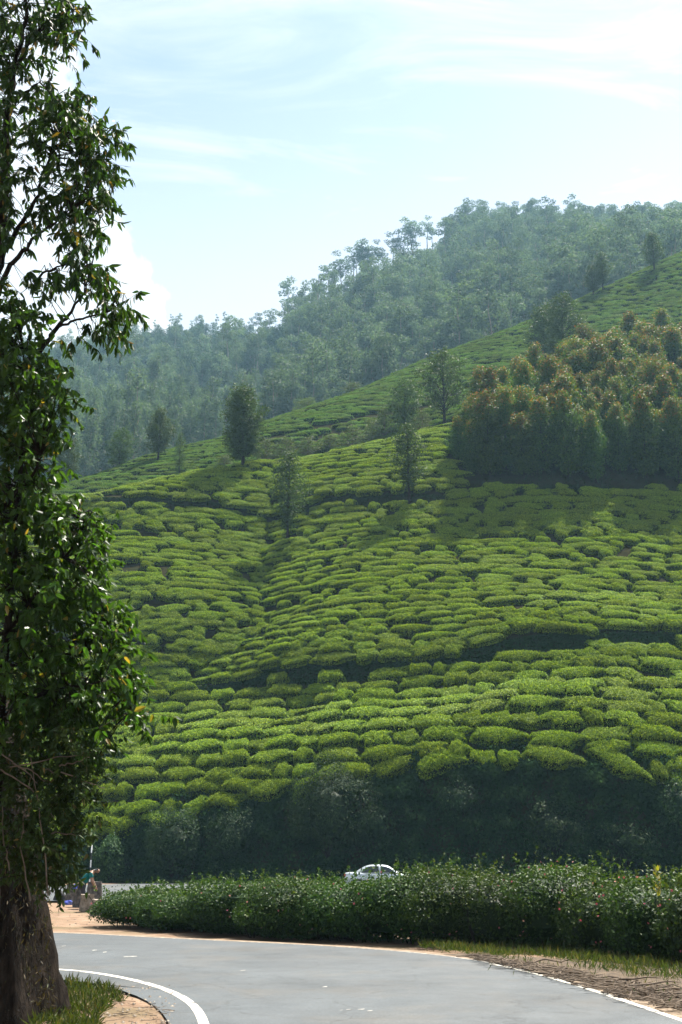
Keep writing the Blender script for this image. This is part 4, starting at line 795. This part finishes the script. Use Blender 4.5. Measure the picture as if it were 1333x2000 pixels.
# pebbles on the dirt
mb = MB()
for i in range(420):
    if i < 260: P = px_ground(rngS.uniform(150, 345), rngS.uniform(1925, 2040), 0)
    else: P = px_ground(rngS.uniform(110, 330), rngS.uniform(1765, 1815), 0)
    s = rngS.uniform(.008, .03); q = np.array([[1, 0, 0], [0, 1, 0], [-1, 0, 0], [0, -1, 0], [0, 0, .8], [0, 0, -.3]]) * s * rngS.uniform(.7, 1.3, (6, 3)) + P; mb.add(q, None, [[0, 1, 4], [1, 2, 4], [2, 3, 4], [3, 0, 4], [1, 0, 5], [2, 1, 5], [3, 2, 5], [0, 3, 5]])
put('pebbles', mb.mesh('pebbles', M['concrete']), label='small stones strewn on the bare dirt', cat='pebbles', kind='stuff')

# ------------------------------------------------------------------ guard stones, person, pole
def stone(c, p, w, dpt, h, rot, lab, mat='concrete', seed=0, slab=False):
    rg = np.random.default_rng(seed); P = px_ground(c, p, 0); ns, nz = 16, 6; V = []
    for iz in range(nz):
        z = h * iz / (nz - 1); tpr = 1 - .16 * iz / (nz - 1)
        for k in range(ns):
            a = k * 2 * math.pi / ns; x = np.sign(math.cos(a)) * abs(math.cos(a)) ** .35; y = np.sign(math.sin(a)) * abs(math.sin(a)) ** .35
            V.append([x * w / 2 * tpr + rg.normal(0, .012), y * dpt / 2 * tpr + rg.normal(0, .012), z - .06 * (iz == 0) + rg.normal(0, .008)])
    V.append([0, 0, h + .005]); Q = [[i * ns + k, i * ns + (k + 1) % ns, (i + 1) * ns + (k + 1) % ns, (i + 1) * ns + k] for i in range(nz - 1) for k in range(ns)]; T = [[(nz - 1) * ns + k, (nz - 1) * ns + (k + 1) % ns, nz * ns] for k in range(ns)]
    mb = MB(); mb.add(V, Q, T); o = put('guard_stone', mb.mesh('guard_stone', M[mat]), label=lab, cat='guard stone', group='guard stones at the tip of the island'); o.location = P; o.rotation_euler = (0, 0, rot)
    return o
M['darkstone'] = noisemat('dark_stone', [(0.025, 0.025, 0.025), (0.07, 0.065, 0.06), (0.13, 0.12, 0.11)], scale=6, bump=0.5, bdist=0.02, bscale=20)  # dark grey tone shared by two guard stones and the block
stone(192, 1786, .48, .55, .50, .55, 'weathered guard stone nearest the left end of the hedge', seed=1)
stone(170, 1777, .50, .55, .56, .55, 'weathered guard stone second from the hedge', seed=2)
stone(154, 1769, .46, .5, .66, .5, 'grey squared guard stone third from the hedge', mat='darkstone', seed=3)
stone(137, 1761, .38, .45, .74, .4, 'tall narrow dark guard stone farthest from the hedge', mat='darkstone', seed=4)
stone(184, 1757, .75, .6, .80, .3, 'large black block behind the guard stones by the hedge', mat='darkstone', seed=5)
M['blue'] = noisemat('blue_cloth', [(0.02, 0.03, 0.16), (0.04, 0.06, 0.26), (0.35, 0.36, 0.42)], scale=5, bump=0.4, lohi=(.4, .72)); M['black'] = noisemat('black_cloth', [(0.012, 0.012, 0.014), (0.035, 0.034, 0.035)], scale=8)
def lump(name, c, p, w, h, mat, lab, cat, seed, z0=0.):
    rg = np.random.default_rng(seed); P = px_ground(c, p, 0); n, m_ = 18, 8; V = []
    am = rg.uniform(-.22, .22, (4,)); ph = rg.uniform(0, 6, (4,))
    for j in range(m_):
        v = j / (m_ - 1) * math.pi / 2
        for k in range(n):
            a = k * 2 * math.pi / n; r = math.cos(v) ** .7 * (1 + sum(am[q] * math.sin((q + 2) * a + ph[q] + j * .3) for q in range(4))); V.append([math.cos(a) * r * w / 2, math.sin(a) * r * w / 2.6, h * math.sin(v) * (1 + .15 * math.sin(3 * a + j)) + z0 - .02])
    Q = [[j * n + k, j * n + (k + 1) % n, (j + 1) * n + (k + 1) % n, (j + 1) * n + k] for j in range(m_ - 1) for k in range(n)]
    mb = MB(); mb.add(V, Q); o = put(name, mb.mesh(name, M[mat], True), label=lab, cat=cat); o.location = P; return o
lump('cloth_bundle', 135, 1766, .42, .16, 'blue', 'blue and white cloth bundle on the dirt beside the dark guard stones', 'bundle', 5)
lump('sack', 117, 1758, .6, .38, 'black', 'black sack on the dirt beside the near tree trunk', 'sack', 6)
o = lump('plastic_bag', 146, 1768.5, .24, .20, 'blue', 'blue plastic bag lying on the grey squared guard stone', 'bag', 7, z0=.665); 
# striped pole
P0 = px_ground(174.5, 1737, 0); pole = bpy.data.objects.new('striped_pole', None); COL.objects.link(pole); pole.location = P0; tag(pole, 'thin black and white banded marker pole by the far road', 'pole')
M['white'] = plain('white_paint', (0.72, 0.72, 0.70), .5); M['blackp'] = plain('black_paint', (0.02, 0.02, 0.022), .5)
d0 = proj(P0)[2]; hp = 82 * d0 / F
for k in range(6):
    mb = MB(); z0 = hp * k / 6; z1 = hp * (k + 1) / 6; mb.tube([[0, 0, z0 - (.3 if k == 0 else 0)], [0, 0, z1]], .036, 10, cap=(k == 5)); put('band', mb.mesh('band', M['white' if k % 2 else 'blackp'], True), parent=pole)
# person bending behind the stones, seen from the side, facing right
def skin(name, J, E, mat, parent, sub=2):
    m = bpy.data.meshes.new(name); m.from_pydata([j[:3] for j in J], E, []); m.materials.append(mat); o = put(name, m, parent=parent)
    sk = o.modifiers.new('skin', 'SKIN'); sk.use_smooth_shade = True
    for i, v in enumerate(m.skin_vertices[0].data): v.radius = (J[i][3], J[i][3] if len(J[i]) < 5 else J[i][4]); v.use_root = (i == 0)
    ss = o.modifiers.new('sub', 'SUBSURF'); ss.levels = sub; ss.render_levels = sub; return o
M['skin'] = plain('skin', (0.16, 0.085, 0.05), .55); M['teal'] = noisemat('teal_cloth', [(0.0, 0.07, 0.075), (0.005, 0.13, 0.135)], scale=6, bump=.4); M['trouser'] = noisemat('dark_trouser', [(0.02, 0.02, 0.03), (0.04, 0.04, 0.05)], scale=6); M['hair'] = plain('black_hair', (0.012, 0.010, 0.009), .5)
PP0 = px_ground(163, 1771, 0); per = bpy.data.objects.new('person', None); COL.objects.link(per); per.location = PP0; per.rotation_euler = (0, 0, .15); tag(per, 'person in a teal shirt and dark trousers bending forward behind the guard stones', 'person')
pel = (-.12, 0, .86)
body = [(-.12, 0, .86, .13), (-.03, 0, 1.02, .12), (.12, 0, 1.20, .13), (.27, 0, 1.32, .13), (.34, 0, 1.37, .055), (.43, 0, 1.40, .085), (.50, 0, 1.38, .095), (.56, 0, 1.33, .07),
        (.24, -.19, 1.27, .06), (.28, -.24, 1.00, .048), (.40, -.2, .80, .038), (.44, -.19, .72, .04), (.24, .19, 1.27, .06), (.30, .24, 1.00, .048), (.42, .2, .80, .038), (.46, .19, .72, .04),
        (-.10, -.10, .80, .09), (.02, -.11, .45, .062), (-.06, -.11, .08, .045), (.10, -.11, .03, .045), (-.10, .10, .80, .09), (-.02, .11, .45, .062), (-.12, .11, .08, .045), (.05, .11, .03, .045)]
# fingers on both hands
bE = [(0, 1), (1, 2), (2, 3), (3, 4), (4, 5), (5, 6), (6, 7), (3, 8), (8, 9), (9, 10), (10, 11), (3, 12), (12, 13), (13, 14), (14, 15), (0, 16), (16, 17), (17, 18), (18, 19), (0, 20), (20, 21), (21, 22), (22, 23)]
for hidx, sgn in ((11, -1), (15, 1)):
    hx, hy, hz = body[hidx][:3]
    for f_ in range(5):
        a = len(body); off = (f_ - 2) * .02
        if f_ == 0: body += [(hx + .03, hy - sgn * .035, hz - .01, .009), (hx + .05, hy - sgn * .045, hz - .04, .008)]
        else: body += [(hx + off * .8 + .01, hy + off * .2, hz - .05, .009), (hx + off + .02, hy - sgn * .01, hz - .085 + abs(off) * .3, .008)]
        bE += [(hidx, a), (a, a + 1)]
skin('body', body, bE, M['skin'], per)
skin('shirt', [(-.09, 0, .88, .16), (-.02, 0, 1.02, .155), (.12, 0, 1.21, .17, .15), (.27, 0, 1.33, .155, .15), (.24, -.19, 1.27, .085), (.265, -.225, 1.10, .075), (.24, .19, 1.27, .085), (.27, .225, 1.10, .075)], [(0, 1), (1, 2), (2, 3), (3, 4), (4, 5), (3, 6), (6, 7)], M['teal'], per)
skin('trousers', [(-.12, 0, .86, .15), (-.10, -.10, .80, .115), (.02, -.11, .45, .085), (-.05, -.11, .12, .07), (-.10, .10, .80, .115), (-.02, .11, .45, .085), (-.11, .11, .12, .07)], [(0, 1), (1, 2), (2, 3), (0, 4), (4, 5), (5, 6)], M['trouser'], per)
skin('hair', [(.44, 0, 1.45, .08), (.50, 0, 1.43, .085), (.40, 0, 1.40, .06)], [(0, 1), (0, 2)], M['hair'], per)

# ------------------------------------------------------------------ silver saloon car on the far road
CY = 71.5; CX = at(674, 1731, CY)[0] + 2.15
car = bpy.data.objects.new('saloon_car', None); COL.objects.link(car); car.location = (CX, CY, .03); car.rotation_euler = (0, 0, math.radians(-3)); tag(car, 'pale silver saloon car passing behind the hedge', 'car')
M['car'] = plain('silver_paint', (0.40, 0.44, 0.48), .28, metal=.35, coat=.6); M['glass'] = plain('dark_glass', (0.015, 0.02, 0.022), .06, spec=.6); M['red'] = plain('red_lens', (0.35, 0.01, 0.01), .2); M['rubber'] = plain('tyre_rubber', (0.02, 0.02, 0.02), .85); M['rim'] = plain('rim_metal', (0.45, 0.46, 0.47), .35, metal=.8); M['trim'] = plain('black_trim', (0.02, 0.02, 0.02), .6); M['lamp'] = plain('lamp_glass', (0.6, 0.62, 0.65), .12)
xs = np.array([-2.15, -2.10, -1.95, -1.5, -1.0, -.4, .2, .8, 1.3, 1.75, 2.02, 2.13, 2.17]); zb = np.array([.42, .30, .24, .22, .20, .19, .19, .19, .20, .22, .26, .34, .45]); zt = np.array([.86, .93, .955, .965, .945, .93, .92, .91, .88, .81, .72, .64, .58]); wd = np.array([.66, .74, .80, .83, .84, .845, .845, .84, .83, .80, .74, .66, .58])
def loft(secs):
    n = len(secs[0]); V = np.concatenate(secs); Q = [[i * n + k, (i + 1) * n + k, (i + 1) * n + (k + 1) % n, i * n + (k + 1) % n] for i in range(len(secs) - 1) for k in range(n)]
    mb = MB(); mb.add(V, Q)
    for s_, fl in ((0, 0), (len(secs) - 1, 1)):
        c_ = secs[s_].mean(0); b0 = mb.n; mb.add(np.vstack([secs[s_], c_]), None, [[k, (k + 1) % n, n] if not fl else [(k + 1) % n, k, n] for k in range(n)])
    return mb
secs = []
for x, b_, t_, w_ in zip(xs, zb, zt, wd):
    h = [(w_ * .80, b_), (w_ * .97, b_ + .10), (w_, b_ + (t_ - b_) * .5), (w_ * .985, t_ - .16), (w_ * .95, t_ - .05), (w_ * .86, t_), (w_ * .4, t_ + .025)]
    secs.append(np.array([[x, -y, z] for y, z in h] + [[x, y, z] for y, z in h[::-1]]))
put('body', loft(secs).mesh('car_body', M['car'], True), parent=car)
cxs = np.array([-1.56, -1.36, -1.14, -.92, -.68, -.35, .0, .28, .50, .74, .98, 1.16]); crz = np.array([.955, 1.09, 1.225, 1.335, 1.40, 1.43, 1.425, 1.40, 1.34, 1.215, 1.07, .93]); belt = .93
cwb = np.interp(cxs, [-1.56, -1.0, .5, 1.16], [.66, .765, .775, .72]); cwr = np.interp(cxs, [-1.56, -.9, -.3, .3, 1.16], [.62, .575, .565, .565, .66])
def side(x, t, sg, off=0.0):
    wb = np.interp(x, cxs, cwb); wr = np.interp(x, cxs, cwr); zr = np.interp(x, cxs, crz) - .045
    return np.array([x, sg * (wb + (wr - wb) * t + off), belt + (max(zr, belt) - belt) * t])
secs = []
for x, z_, wb, wr in zip(cxs, crz, cwb, cwr):
    zr = max(z_ - .045, belt - .02); h = [(wb, belt - .03), (wb + (wr - wb) * .5, (belt + zr) / 2), (wr, zr), (wr * .88, z_ - .012), (wr * .4, z_)]
    secs.append(np.array([[x, -y, z] for y, z in h] + [[x, y, z] for y, z in h[::-1]]))
put('roof', loft(secs).mesh('car_cabin', M['car'], True), parent=car)
def pane(name, x0, x1, sg, mat, tlo=.10, thi=.90, f=None):
    xq = np.linspace(x0, x1, 12); V = []
    for x in xq:
        hi = thi if f is None else f(x); V += [side(x, tlo, sg, .006), side(x, (tlo + hi) / 2, sg, .012), side(x, hi, sg, .006)]
    Q = [[i * 3 + k, i * 3 + 3 + k, i * 3 + 4 + k, i * 3 + 1 + k] for i in range(11) for k in range(2)]; mb = MB(); mb.add(V, Q); return put(name, mb.mesh(name, M[mat]), parent=car)
for sg in (-1, 1):
    pane('window', -1.16, -.09, sg, 'glass', f=lambda x: min(.88, .1 + max(0, (x + 1.17)) * 2.4)); pane('window', .03, .98, sg, 'glass', f=lambda x: min(.88, .1 + max(0, (1.0 - x)) * 2.6))
def topane(name, x0, x1):
    V = []
    for x in np.linspace(x0, x1, 7):
        z_ = np.interp(x, cxs, crz); wr = np.interp(x, cxs, cwr)
        for y in (-.84, -.42, 0, .42, .84): V.append([x, y * wr, z_ + .010 - .012 * abs(y) - (.0 if abs(y) < .5 else .004)])
    Q = [[i * 5 + k, (i + 1) * 5 + k, (i + 1) * 5 + k + 1, i * 5 + k + 1] for i in range(6) for k in range(4)]; mb = MB(); mb.add(V, Q); put(name, mb.mesh(name, M['glass']), parent=car)
topane('rear_window', -1.47, -.85); topane('windscreen', .52, 1.08)
for sg in (-1, 1):
    mb = MB(); mb.box((-2.115, sg * .62, .80), (.10, .24, .20)); put('tail_light', mb.mesh('tail_light', M['red']), parent=car)
    mb = MB(); mb.box((2.09, sg * .50, .62), (.14, .26, .12)); put('headlight', mb.mesh('headlight', M['lamp']), parent=car)
    mb = MB(); mb.box((.92, sg * .88, .97), (.12, .16, .11)); put('wing_mirror', mb.mesh('wing_mirror', M['car']), parent=car)
    for hx in (-.92, .10):
        mb = MB(); mb.box((hx, sg * .842, .80), (.17, .03, .035)); put('door_handle', mb.mesh('door_handle', M['car']), parent=car)
    for wx in (-1.32, 1.32):
        mb = MB(); a = np.arange(24) * 2 * math.pi / 24; V = []; prof_ = [(.20, -.10), (.30, -.10), (.315, -.07), (.315, .07), (.30, .10), (.20, .10)]
        for r_, y_ in prof_: V += [[r_ * math.cos(q), y_, r_ * math.sin(q)] for q in a]
        Q = [[i * 24 + k, i * 24 + (k + 1) % 24, (i + 1) * 24 + (k + 1) % 24, (i + 1) * 24 + k] for i in range(5) for k in range(24)]; mb.add(V, Q); w_ = put('wheel', mb.mesh('tyre', M['rubber'], True), parent=car); w_.location = (wx, sg * .765, .30)
        mb = MB(); mb.add([[0, sg * .085, 0]] + [[.2 * math.cos(q), sg * .07, .2 * math.sin(q)] for q in a], None, [[0, 1 + k, 1 + (k + 1) % 24] for k in range(24)])
        for k in range(5):
            q = k * 2 * math.pi / 5; mb.box((math.cos(q) * .1, sg * .09, math.sin(q) * .1), (.2, .02, .045), M=np.array([[math.cos(q), 0, -math.sin(q)], [0, 1, 0], [math.sin(q), 0, math.cos(q)]]))
        put('rim', mb.mesh('rim', M['rim']), parent=w_)
mb = MB(); mb.box((-2.17, 0, .40), (.06, 1.3, .10)); put('bumper_strip', mb.mesh('bumper_strip', M['trim']), parent=car)

# ------------------------------------------------------------------ near tree at the left edge
rngN = np.random.default_rng(99)
YB = 13.6
def p3(c, p, Y=YB): return at(c, p, Y)
base = px_ground(18, 1985, 0)
gum = bpy.data.objects.new('gum_tree', None); COL.objects.link(gum); gum.location = base; tag(gum, 'tall near gum tree with a thick dark trunk at the left edge', 'tree')
off = -base
# trunk, flared and rough
mb = MB(); ns, nz = 40, 46; V = []
zt_ = np.linspace(-.25, 8.6, nz)
for i, z in enumerate(zt_):
    r = .60 + .16 * math.exp(-max(z, 0) * 1.5) - .045 * z; r = max(r, .13); cxx = -.06 - .10 * max(z, 0) - .02 * z * z; cyy = 0
    for k in range(ns):
        a = k * 2 * math.pi / ns; rr = r * (1 + .10 * math.sin(5 * a + .7) * math.exp(-max(z, 0) * .9) + .06 * math.sin(3 * a + z * 1.3) + .035 * math.sin(11 * a + z * .6) + rngN.normal(0, .022)); V.append([cxx + rr * math.cos(a), cyy + rr * math.sin(a), z])
Q = [[i * ns + k, i * ns + (k + 1) % ns, (i + 1) * ns + (k + 1) % ns, (i + 1) * ns + k] for i in range(nz - 1) for k in range(ns)]; mb.add(V, Q); put('trunk', mb.mesh('trunk', M['bark'], True), parent=gum)
def limb(pts, r0, r1, parent, name='branch', mat='bark', Y=None):
    P = np.array([p3(c, p, (YB if Y is None else Y) + dy) for c, p, dy in pts]) - (base if parent is gum else np.zeros(3))
    n = 5; s = np.linspace(0, len(P) - 1, (len(P) - 1) * n + 1); Q_ = np.stack([np.interp(s, np.arange(len(P)), P[:, k]) for k in range(3)], -1); Q_ += rngN.normal(0, .012, Q_.shape)
    mb = MB(); mb.tube(Q_, np.linspace(r0, r1, len(Q_)), 8); return put(name, mb.mesh(name, M[mat], True), parent=parent), P + (base if parent is gum else 0)
limbs = [[(-62, 900, 0), (-30, 700, 0), (-12, 560, 0), (2, 430, 0), (12, 330, .1), (14, 230, .1), (30, 130, .1), (50, 40, .1), (60, -60, .1)],
         [(-12, 560, 0), (10, 490, .1), (40, 440, .1), (70, 390, 0), (88, 330, 0), (108, 265, 0)],
         [(-15, 590, 0), (20, 515, -.2), (55, 485, -.2), (64, 465, -.2), (100, 440, -.2), (140, 410, -.2)],
         [(-20, 780, 0), (40, 720, -.1), (86, 674, -.1), (112, 640, -.1), (140, 608, -.1), (165, 570, -.1), (175, 540, -.1)],
         [(14, 230, .1), (40, 185, .2), (80, 160, .2), (120, 205, .2)], [(30, 130, .1), (60, 80, .0), (100, 40, 0), (140, 20, 0)], [(60, 560, 0), (90, 530, 0), (130, 515, 0), (165, 520, 0)], [(112, 640, -.1), (160, 622, -.1), (210, 610, -.1), (240, 590, -.1)], [(-40, 730, .2), (-90, 560, .3), (-130, 380, .4), (-150, 200, .4), (-140, 40, .4)]]
LN = []
for i, l in enumerate(limbs):
    _, P = limb(l, [.10, .05, .04, .05, .03, .03, .02, .02, .08][i], [.02, .008, .008, .006, .006, .006, .005, .004, .02][i], gum); LN.append(np.concatenate([P[:-1] * (1 - t) + P[1:] * t for t in (0, .33, .66)] + [P[-1:]]))
LN = np.concatenate(LN)
upper = [(40, 20, 95, 45, 26), (130, 30, 48, 40, 18), (100, 78, 52, 34, 14), (15, 75, 60, 44, 12), (60, 120, 50, 16, 6), (50, 185, 75, 34, 18), (140, 212, 38, 36, 14), (188, 262, 36, 34, 16), (110, 255, 70, 40, 24), (35, 250, 50, 46, 12), (150, 312, 58, 34, 18), (60, 330, 60, 34, 9), (195, 320, 28, 34, 9), (172, 385, 44, 32, 15), (110, 385, 56, 36, 12), (35, 400, 44, 40, 6), (172, 445, 36, 34, 12), (112, 455, 38, 22, 6), (20, 470, 34, 24, 4), (150, 520, 46, 26, 14), (92, 548, 26, 26, 6), (182, 552, 26, 22, 7), (225, 598, 32, 30, 14), (190, 635, 26, 20, 6), (140, 655, 34, 8, 3), (35, 548, 30, 30, 4), (62, 565, 18, 40, 3),
         (10, 130, 30, 30, 8), (5, 300, 26, 60, 16), (8, 420, 24, 50, 12), (0, 220, 26, 40, 8), (-60, 60, 90, 60, 14), (-80, 200, 100, 70, 16), (-90, 350, 100, 70, 14), (-80, 480, 80, 60, 8), (-20, -60, 150, 50, 18), (90, -50, 60, 40, 10)]
lowr = [(28, 622, 44, 46, 22), (30, 700, 66, 50, 34), (60, 770, 66, 52, 34), (112, 715, 14, 26, 3), (45, 850, 66, 56, 36), (115, 800, 26, 18, 4), (105, 900, 14, 40, 4), (30, 940, 66, 46, 24), (80, 1000, 70, 36, 22), (140, 1035, 58, 42, 22), (50, 1080, 80, 60, 32), (186, 1078, 28, 34, 7), (110, 1130, 80, 46, 26), (40, 1180, 80, 60, 30), (180, 1150, 40, 34, 8), (190, 1205, 46, 22, 10), (110, 1240, 90, 36, 26), (226, 1245, 34, 28, 8), (60, 1300, 90, 56, 34), (195, 1315, 60, 34, 17), (245, 1340, 34, 22, 7), (140, 1365, 76, 36, 20), (255, 1396, 28, 12, 6), (50, 1400, 70, 50, 22), (160, 1430, 46, 34, 10), (190, 1480, 16, 30, 4),
        (-60, 700, 80, 80, 20), (-70, 900, 90, 90, 20), (-70, 1100, 90, 90, 20), (-70, 1300, 90, 90, 16)]
shrb = [(90, 1450, 90, 50, 34), (30, 1500, 80, 50, 30), (130, 1500, 56, 44, 20), (70, 1570, 80, 50, 34), (140, 1580, 40, 46, 14), (20, 1640, 60, 50, 22), (90, 1650, 50, 44, 22), (130, 1640, 28, 40, 8), (60, 1700, 50, 26, 12), (110, 1705, 24, 22, 5)]
def foliage(clusters, root, r_org, leafL, leafW, per, mat, droop, seed, tmean, dep, Yc, nind, redp=.03, conn=True, nmesh='foliage'):
    rg = np.random.default_rng(seed); PA = []; DA = []; NA = []; LA = []; TA = []; tw = MB()
    for (c, p, rx, ry, nt_) in clusters:
        for k in range(nt_):
            a = rg.uniform(0, 6.283); r = math.sqrt(rg.uniform(0, 1)); P = p3(c + rx * r * math.cos(a), p + ry * r * math.sin(a), Yc + rg.normal(0, dep) * .6)
            d = unit(rg, 1, -.25)[0]; d = d * .8 + np.array([np.sign(c + rx * r * math.cos(a) - 40) * .25, 0, 0]); Lt = rg.uniform(.22, .42); m_ = int(per * rg.uniform(.7, 1.3))
            if conn:
                j = np.argmin(((LN - P) ** 2).sum(1)); q = LN[j]
                if np.linalg.norm(q - P) < 1.1 and rg.random() < .75:
                    mdp = (q + P) / 2 + np.array([0, 0, .06]) + rg.normal(0, .03, 3); tw.tube(np.array([q, mdp, P]) - r_org, [.008, .005, .0035], 4)
            tw.tube(np.array([P, P + d * Lt * .5 + [0, 0, -.01], P + d * Lt + [0, 0, -.05]]) - r_org, [.0035, .0025, .0015], 3, cap=False)
            t = rg.uniform(0.05, 1, m_)[:, None]; PP = P + d * Lt * t + np.array([0, 0, -.05]) * t * t; DD = rg.normal(0, .55, (m_, 3)) + d * .35 + np.array([0, 0, -droop]); NN = rg.normal(0, .8, (m_, 3)) + np.array([0, 0, .5])
            PA.append(PP); DA.append(DD); NA.append(NN); LA.append(leafL * rg.uniform(.65, 1.25, m_)); tb = rg.normal(tmean, .1); tt = np.clip(rg.normal(tb, .13, m_), 0, .74); tt[rg.random(m_) < redp] = rg.uniform(.85, 1); TA.append(tt)
    P, D, N, L, T = map(np.concatenate, (PA, DA, NA, LA, TA)); cc, pp, dd = proj(P)
    # the leaves that show largest: in frame and nearest
    score = np.where((cc > 5) & (cc < 330) & (pp > 5) & (pp < 1995), -dd + L * 12, -1e9); top = np.argsort(-score)[:nind]; sel = np.zeros(len(P), bool); sel[top] = True
    mb = MB(); mb.bigleaves((P - r_org)[~sel], D[~sel], N[~sel], L[~sel], L[~sel] * leafW, tint=T[~sel]); put(nmesh, mb.mesh(nmesh, M[mat]), parent=root, kind='stuff')
    put('twigs', tw.mesh('twigs', M['bark']), parent=root, kind='stuff')
    protos_ = []
    for tq in (.15, .4, .65, .95):
        v, q, t3 = big_leaf_np(np.zeros((1, 3)), np.array([[1.0, 0, 0]]), np.array([[0, 0, 1.0]]), 1.0, leafW); protos_.append(mesh_np('leaf', v, [q, t3], [M[mat]], tint=np.full(8, tq)))
    for i in top:
        d = D[i] / np.linalg.norm(D[i]); s_ = np.cross(d, N[i]); s_ /= np.linalg.norm(s_); n_ = np.cross(s_, d); q = P[i] - r_org
        Mx = Matrix(((d[0], -s_[0], n_[0], 0), (d[1], -s_[1], n_[1], 0), (d[2], -s_[2], n_[2], 0), (0, 0, 0, 1))); Mx = Matrix.Translation(Vector(q)) @ Mx @ Matrix.Scale(L[i], 4)
        put('leaf', protos_[int(np.argmin(np.abs(np.array([.15, .4, .65, .95]) - T[i])))], parent=root, M=Mx)
    return len(P)
upper = [(c, p, rx, ry, int(n_ * 1.9)) for c, p, rx, ry, n_ in upper]; lowr = [(c, p, rx, ry, int(n_ * 2.4)) for c, p, rx, ry, n_ in lowr]; shrb = [(c, p, rx, ry, int(n_ * 2.6)) for c, p, rx, ry, n_ in shrb]
nA = foliage(upper, gum, base, .15, .28, 14, 'fgum', 1.1, 1001, .42, .8, YB, 300)
cb_ = px_ground(-10, 1960, 0); clim = bpy.data.objects.new('broad_leafed_tree', None); COL.objects.link(clim); clim.location = cb_; tag(clim, 'dense glossy broad leafed tree crowding the trunk at the left edge', 'tree')
stems = [[(-20, 1960, -.2), (-10, 1700, -.5), (0, 1400, -.6), (20, 1150, -.6), (40, 950, -.5), (50, 760, -.4), (40, 640, -.4)], [(0, 1000, -.9), (30, 962, -.9), (70, 918, -.9), (80, 890, -.9)], [(10, 1300, -.7), (90, 1290, -.7), (170, 1270, -.7), (220, 1250, -.7)], [(10, 1240, -.7), (80, 1150, -.7), (150, 1060, -.7), (180, 1000, -.7)], [(0, 1400, -.6), (100, 1350, -.8), (200, 1330, -.8), (260, 1385, -.8)]]
LN2 = []
for i, l in enumerate(stems):
    P = np.array([p3(c, p, YB + dy) for c, p, dy in l]); mb = MB(); s = np.linspace(0, len(P) - 1, (len(P) - 1) * 5 + 1); Q_ = np.stack([np.interp(s, np.arange(len(P)), P[:, k]) for k in range(3)], -1) + rngN.normal(0, .01, (len(s), 3))
    mb.tube(Q_ - cb_, np.linspace([.08, .035, .02, .025, .02][i], .008, len(s)), 7); put('branch', mb.mesh('branch', M['bark'], True), parent=clim); LN2.append(np.concatenate([P[:-1] * (1 - t) + P[1:] * t for t in (0, .33, .66)] + [P[-1:]]))
LN = np.concatenate(LN2)
nB = foliage(lowr, clim, cb_, .115, .46, 13, 'climb', .75, 1002, .45, .75, YB - .55, 300, redp=.02)
sb_ = px_ground(60, 1975, 0); shr = bpy.data.objects.new('tangled_shrub', None); COL.objects.link(shr); shr.location = sb_; tag(shr, 'dark tangled shrub with dry pale canes hanging against the near trunk', 'shrub')
nC = foliage(shrb, shr, sb_, .075, .42, 15, 'dryshrub', .5, 1003, .36, .5, YB - 1.0, 150, redp=.04, conn=False)
for i, l in enumerate([[(0, 1470, 0), (60, 1515, 0), (72, 1530, 0)], [(0, 1502, 0), (60, 1540, 0), (85, 1570, 0), (108, 1600, 0)], [(88, 1504, 0), (130, 1512, 0), (165, 1525, 0), (205, 1540, 0)], [(115, 1496, 0), (145, 1490, 0), (175, 1480, 0)], [(20, 1500, 0), (110, 1480, 0), (168, 1474, 0)], [(100, 1628, 0), (150, 1630, 0)], [(20, 1700, 0), (8, 1640, 0), (4, 1560, 0)], [(95, 1750, 0), (80, 1600, 0), (60, 1480, 0)], [(60, 1760, 0), (40, 1650, 0), (60, 1520, 0)], [(25, 1490, 0), (60, 1505, 0), (95, 1532, 0)]]):
    P = np.array([p3(c, p, YB - 1.35) for c, p, _ in l]) - sb_; mb = MB(); s = np.linspace(0, len(P) - 1, (len(P) - 1) * 5 + 1); Q_ = np.stack([np.interp(s, np.arange(len(P)), P[:, k]) for k in range(3)], -1) + rngN.normal(0, .006, (len(s), 3)); mb.tube(Q_, np.linspace(.009, .004, len(s)), 5); put('cane', mb.mesh('cane', M['twig']), parent=shr)
# dry grass and creeper clinging to the trunk foot
mb = MB(); n = 1800; th = rngN.uniform(math.pi * .85, math.pi * 2.15, n); z = rngN.uniform(0, 1, n) ** 1.3 * 2.0; r = .50 + .24 * np.exp(-z * 1.5) - .045 * z + .03
P = np.stack([-.10 + r * np.cos(th), r * np.sin(th), z], -1); D = np.stack([np.cos(th) * .35, np.sin(th) * .35, rngN.normal(-.2, .8, n)], -1) + rngN.normal(0, .3, (n, 3)); LL = rngN.uniform(.03, .11, n); mb.leaves(P, D, rngN.normal(size=(n, 3)), LL, LL * .16, tint=rngN.beta(1.2, 1.2, n))
put('dry_creeper', mb.mesh('dry_creeper', M['straw']), parent=gum, kind='stuff')
print('LEAVES', nA, nB, nC)

# ------------------------------------------------------------------ haze: one closed box of even air
mb = MB(); mb.box((0, 430, 224.0), (2400, 1700, 452)); hz = mb.mesh('haze', M['soil']); hz.materials.clear()
hm, t, o_ = newmat('haze_air'); pv = nn(t, 'ShaderNodeVolumePrincipled', inp={'Color': (0.42, 0.74, 1.0, 1), 'Density': 0.00015, 'Anisotropy': 0.2}); t.links.new(pv.outputs[0], o_.inputs['Volume']); hz.materials.append(hm)
put('haze', hz, kind='stuff', label='pale blue haze in the air over the valley')
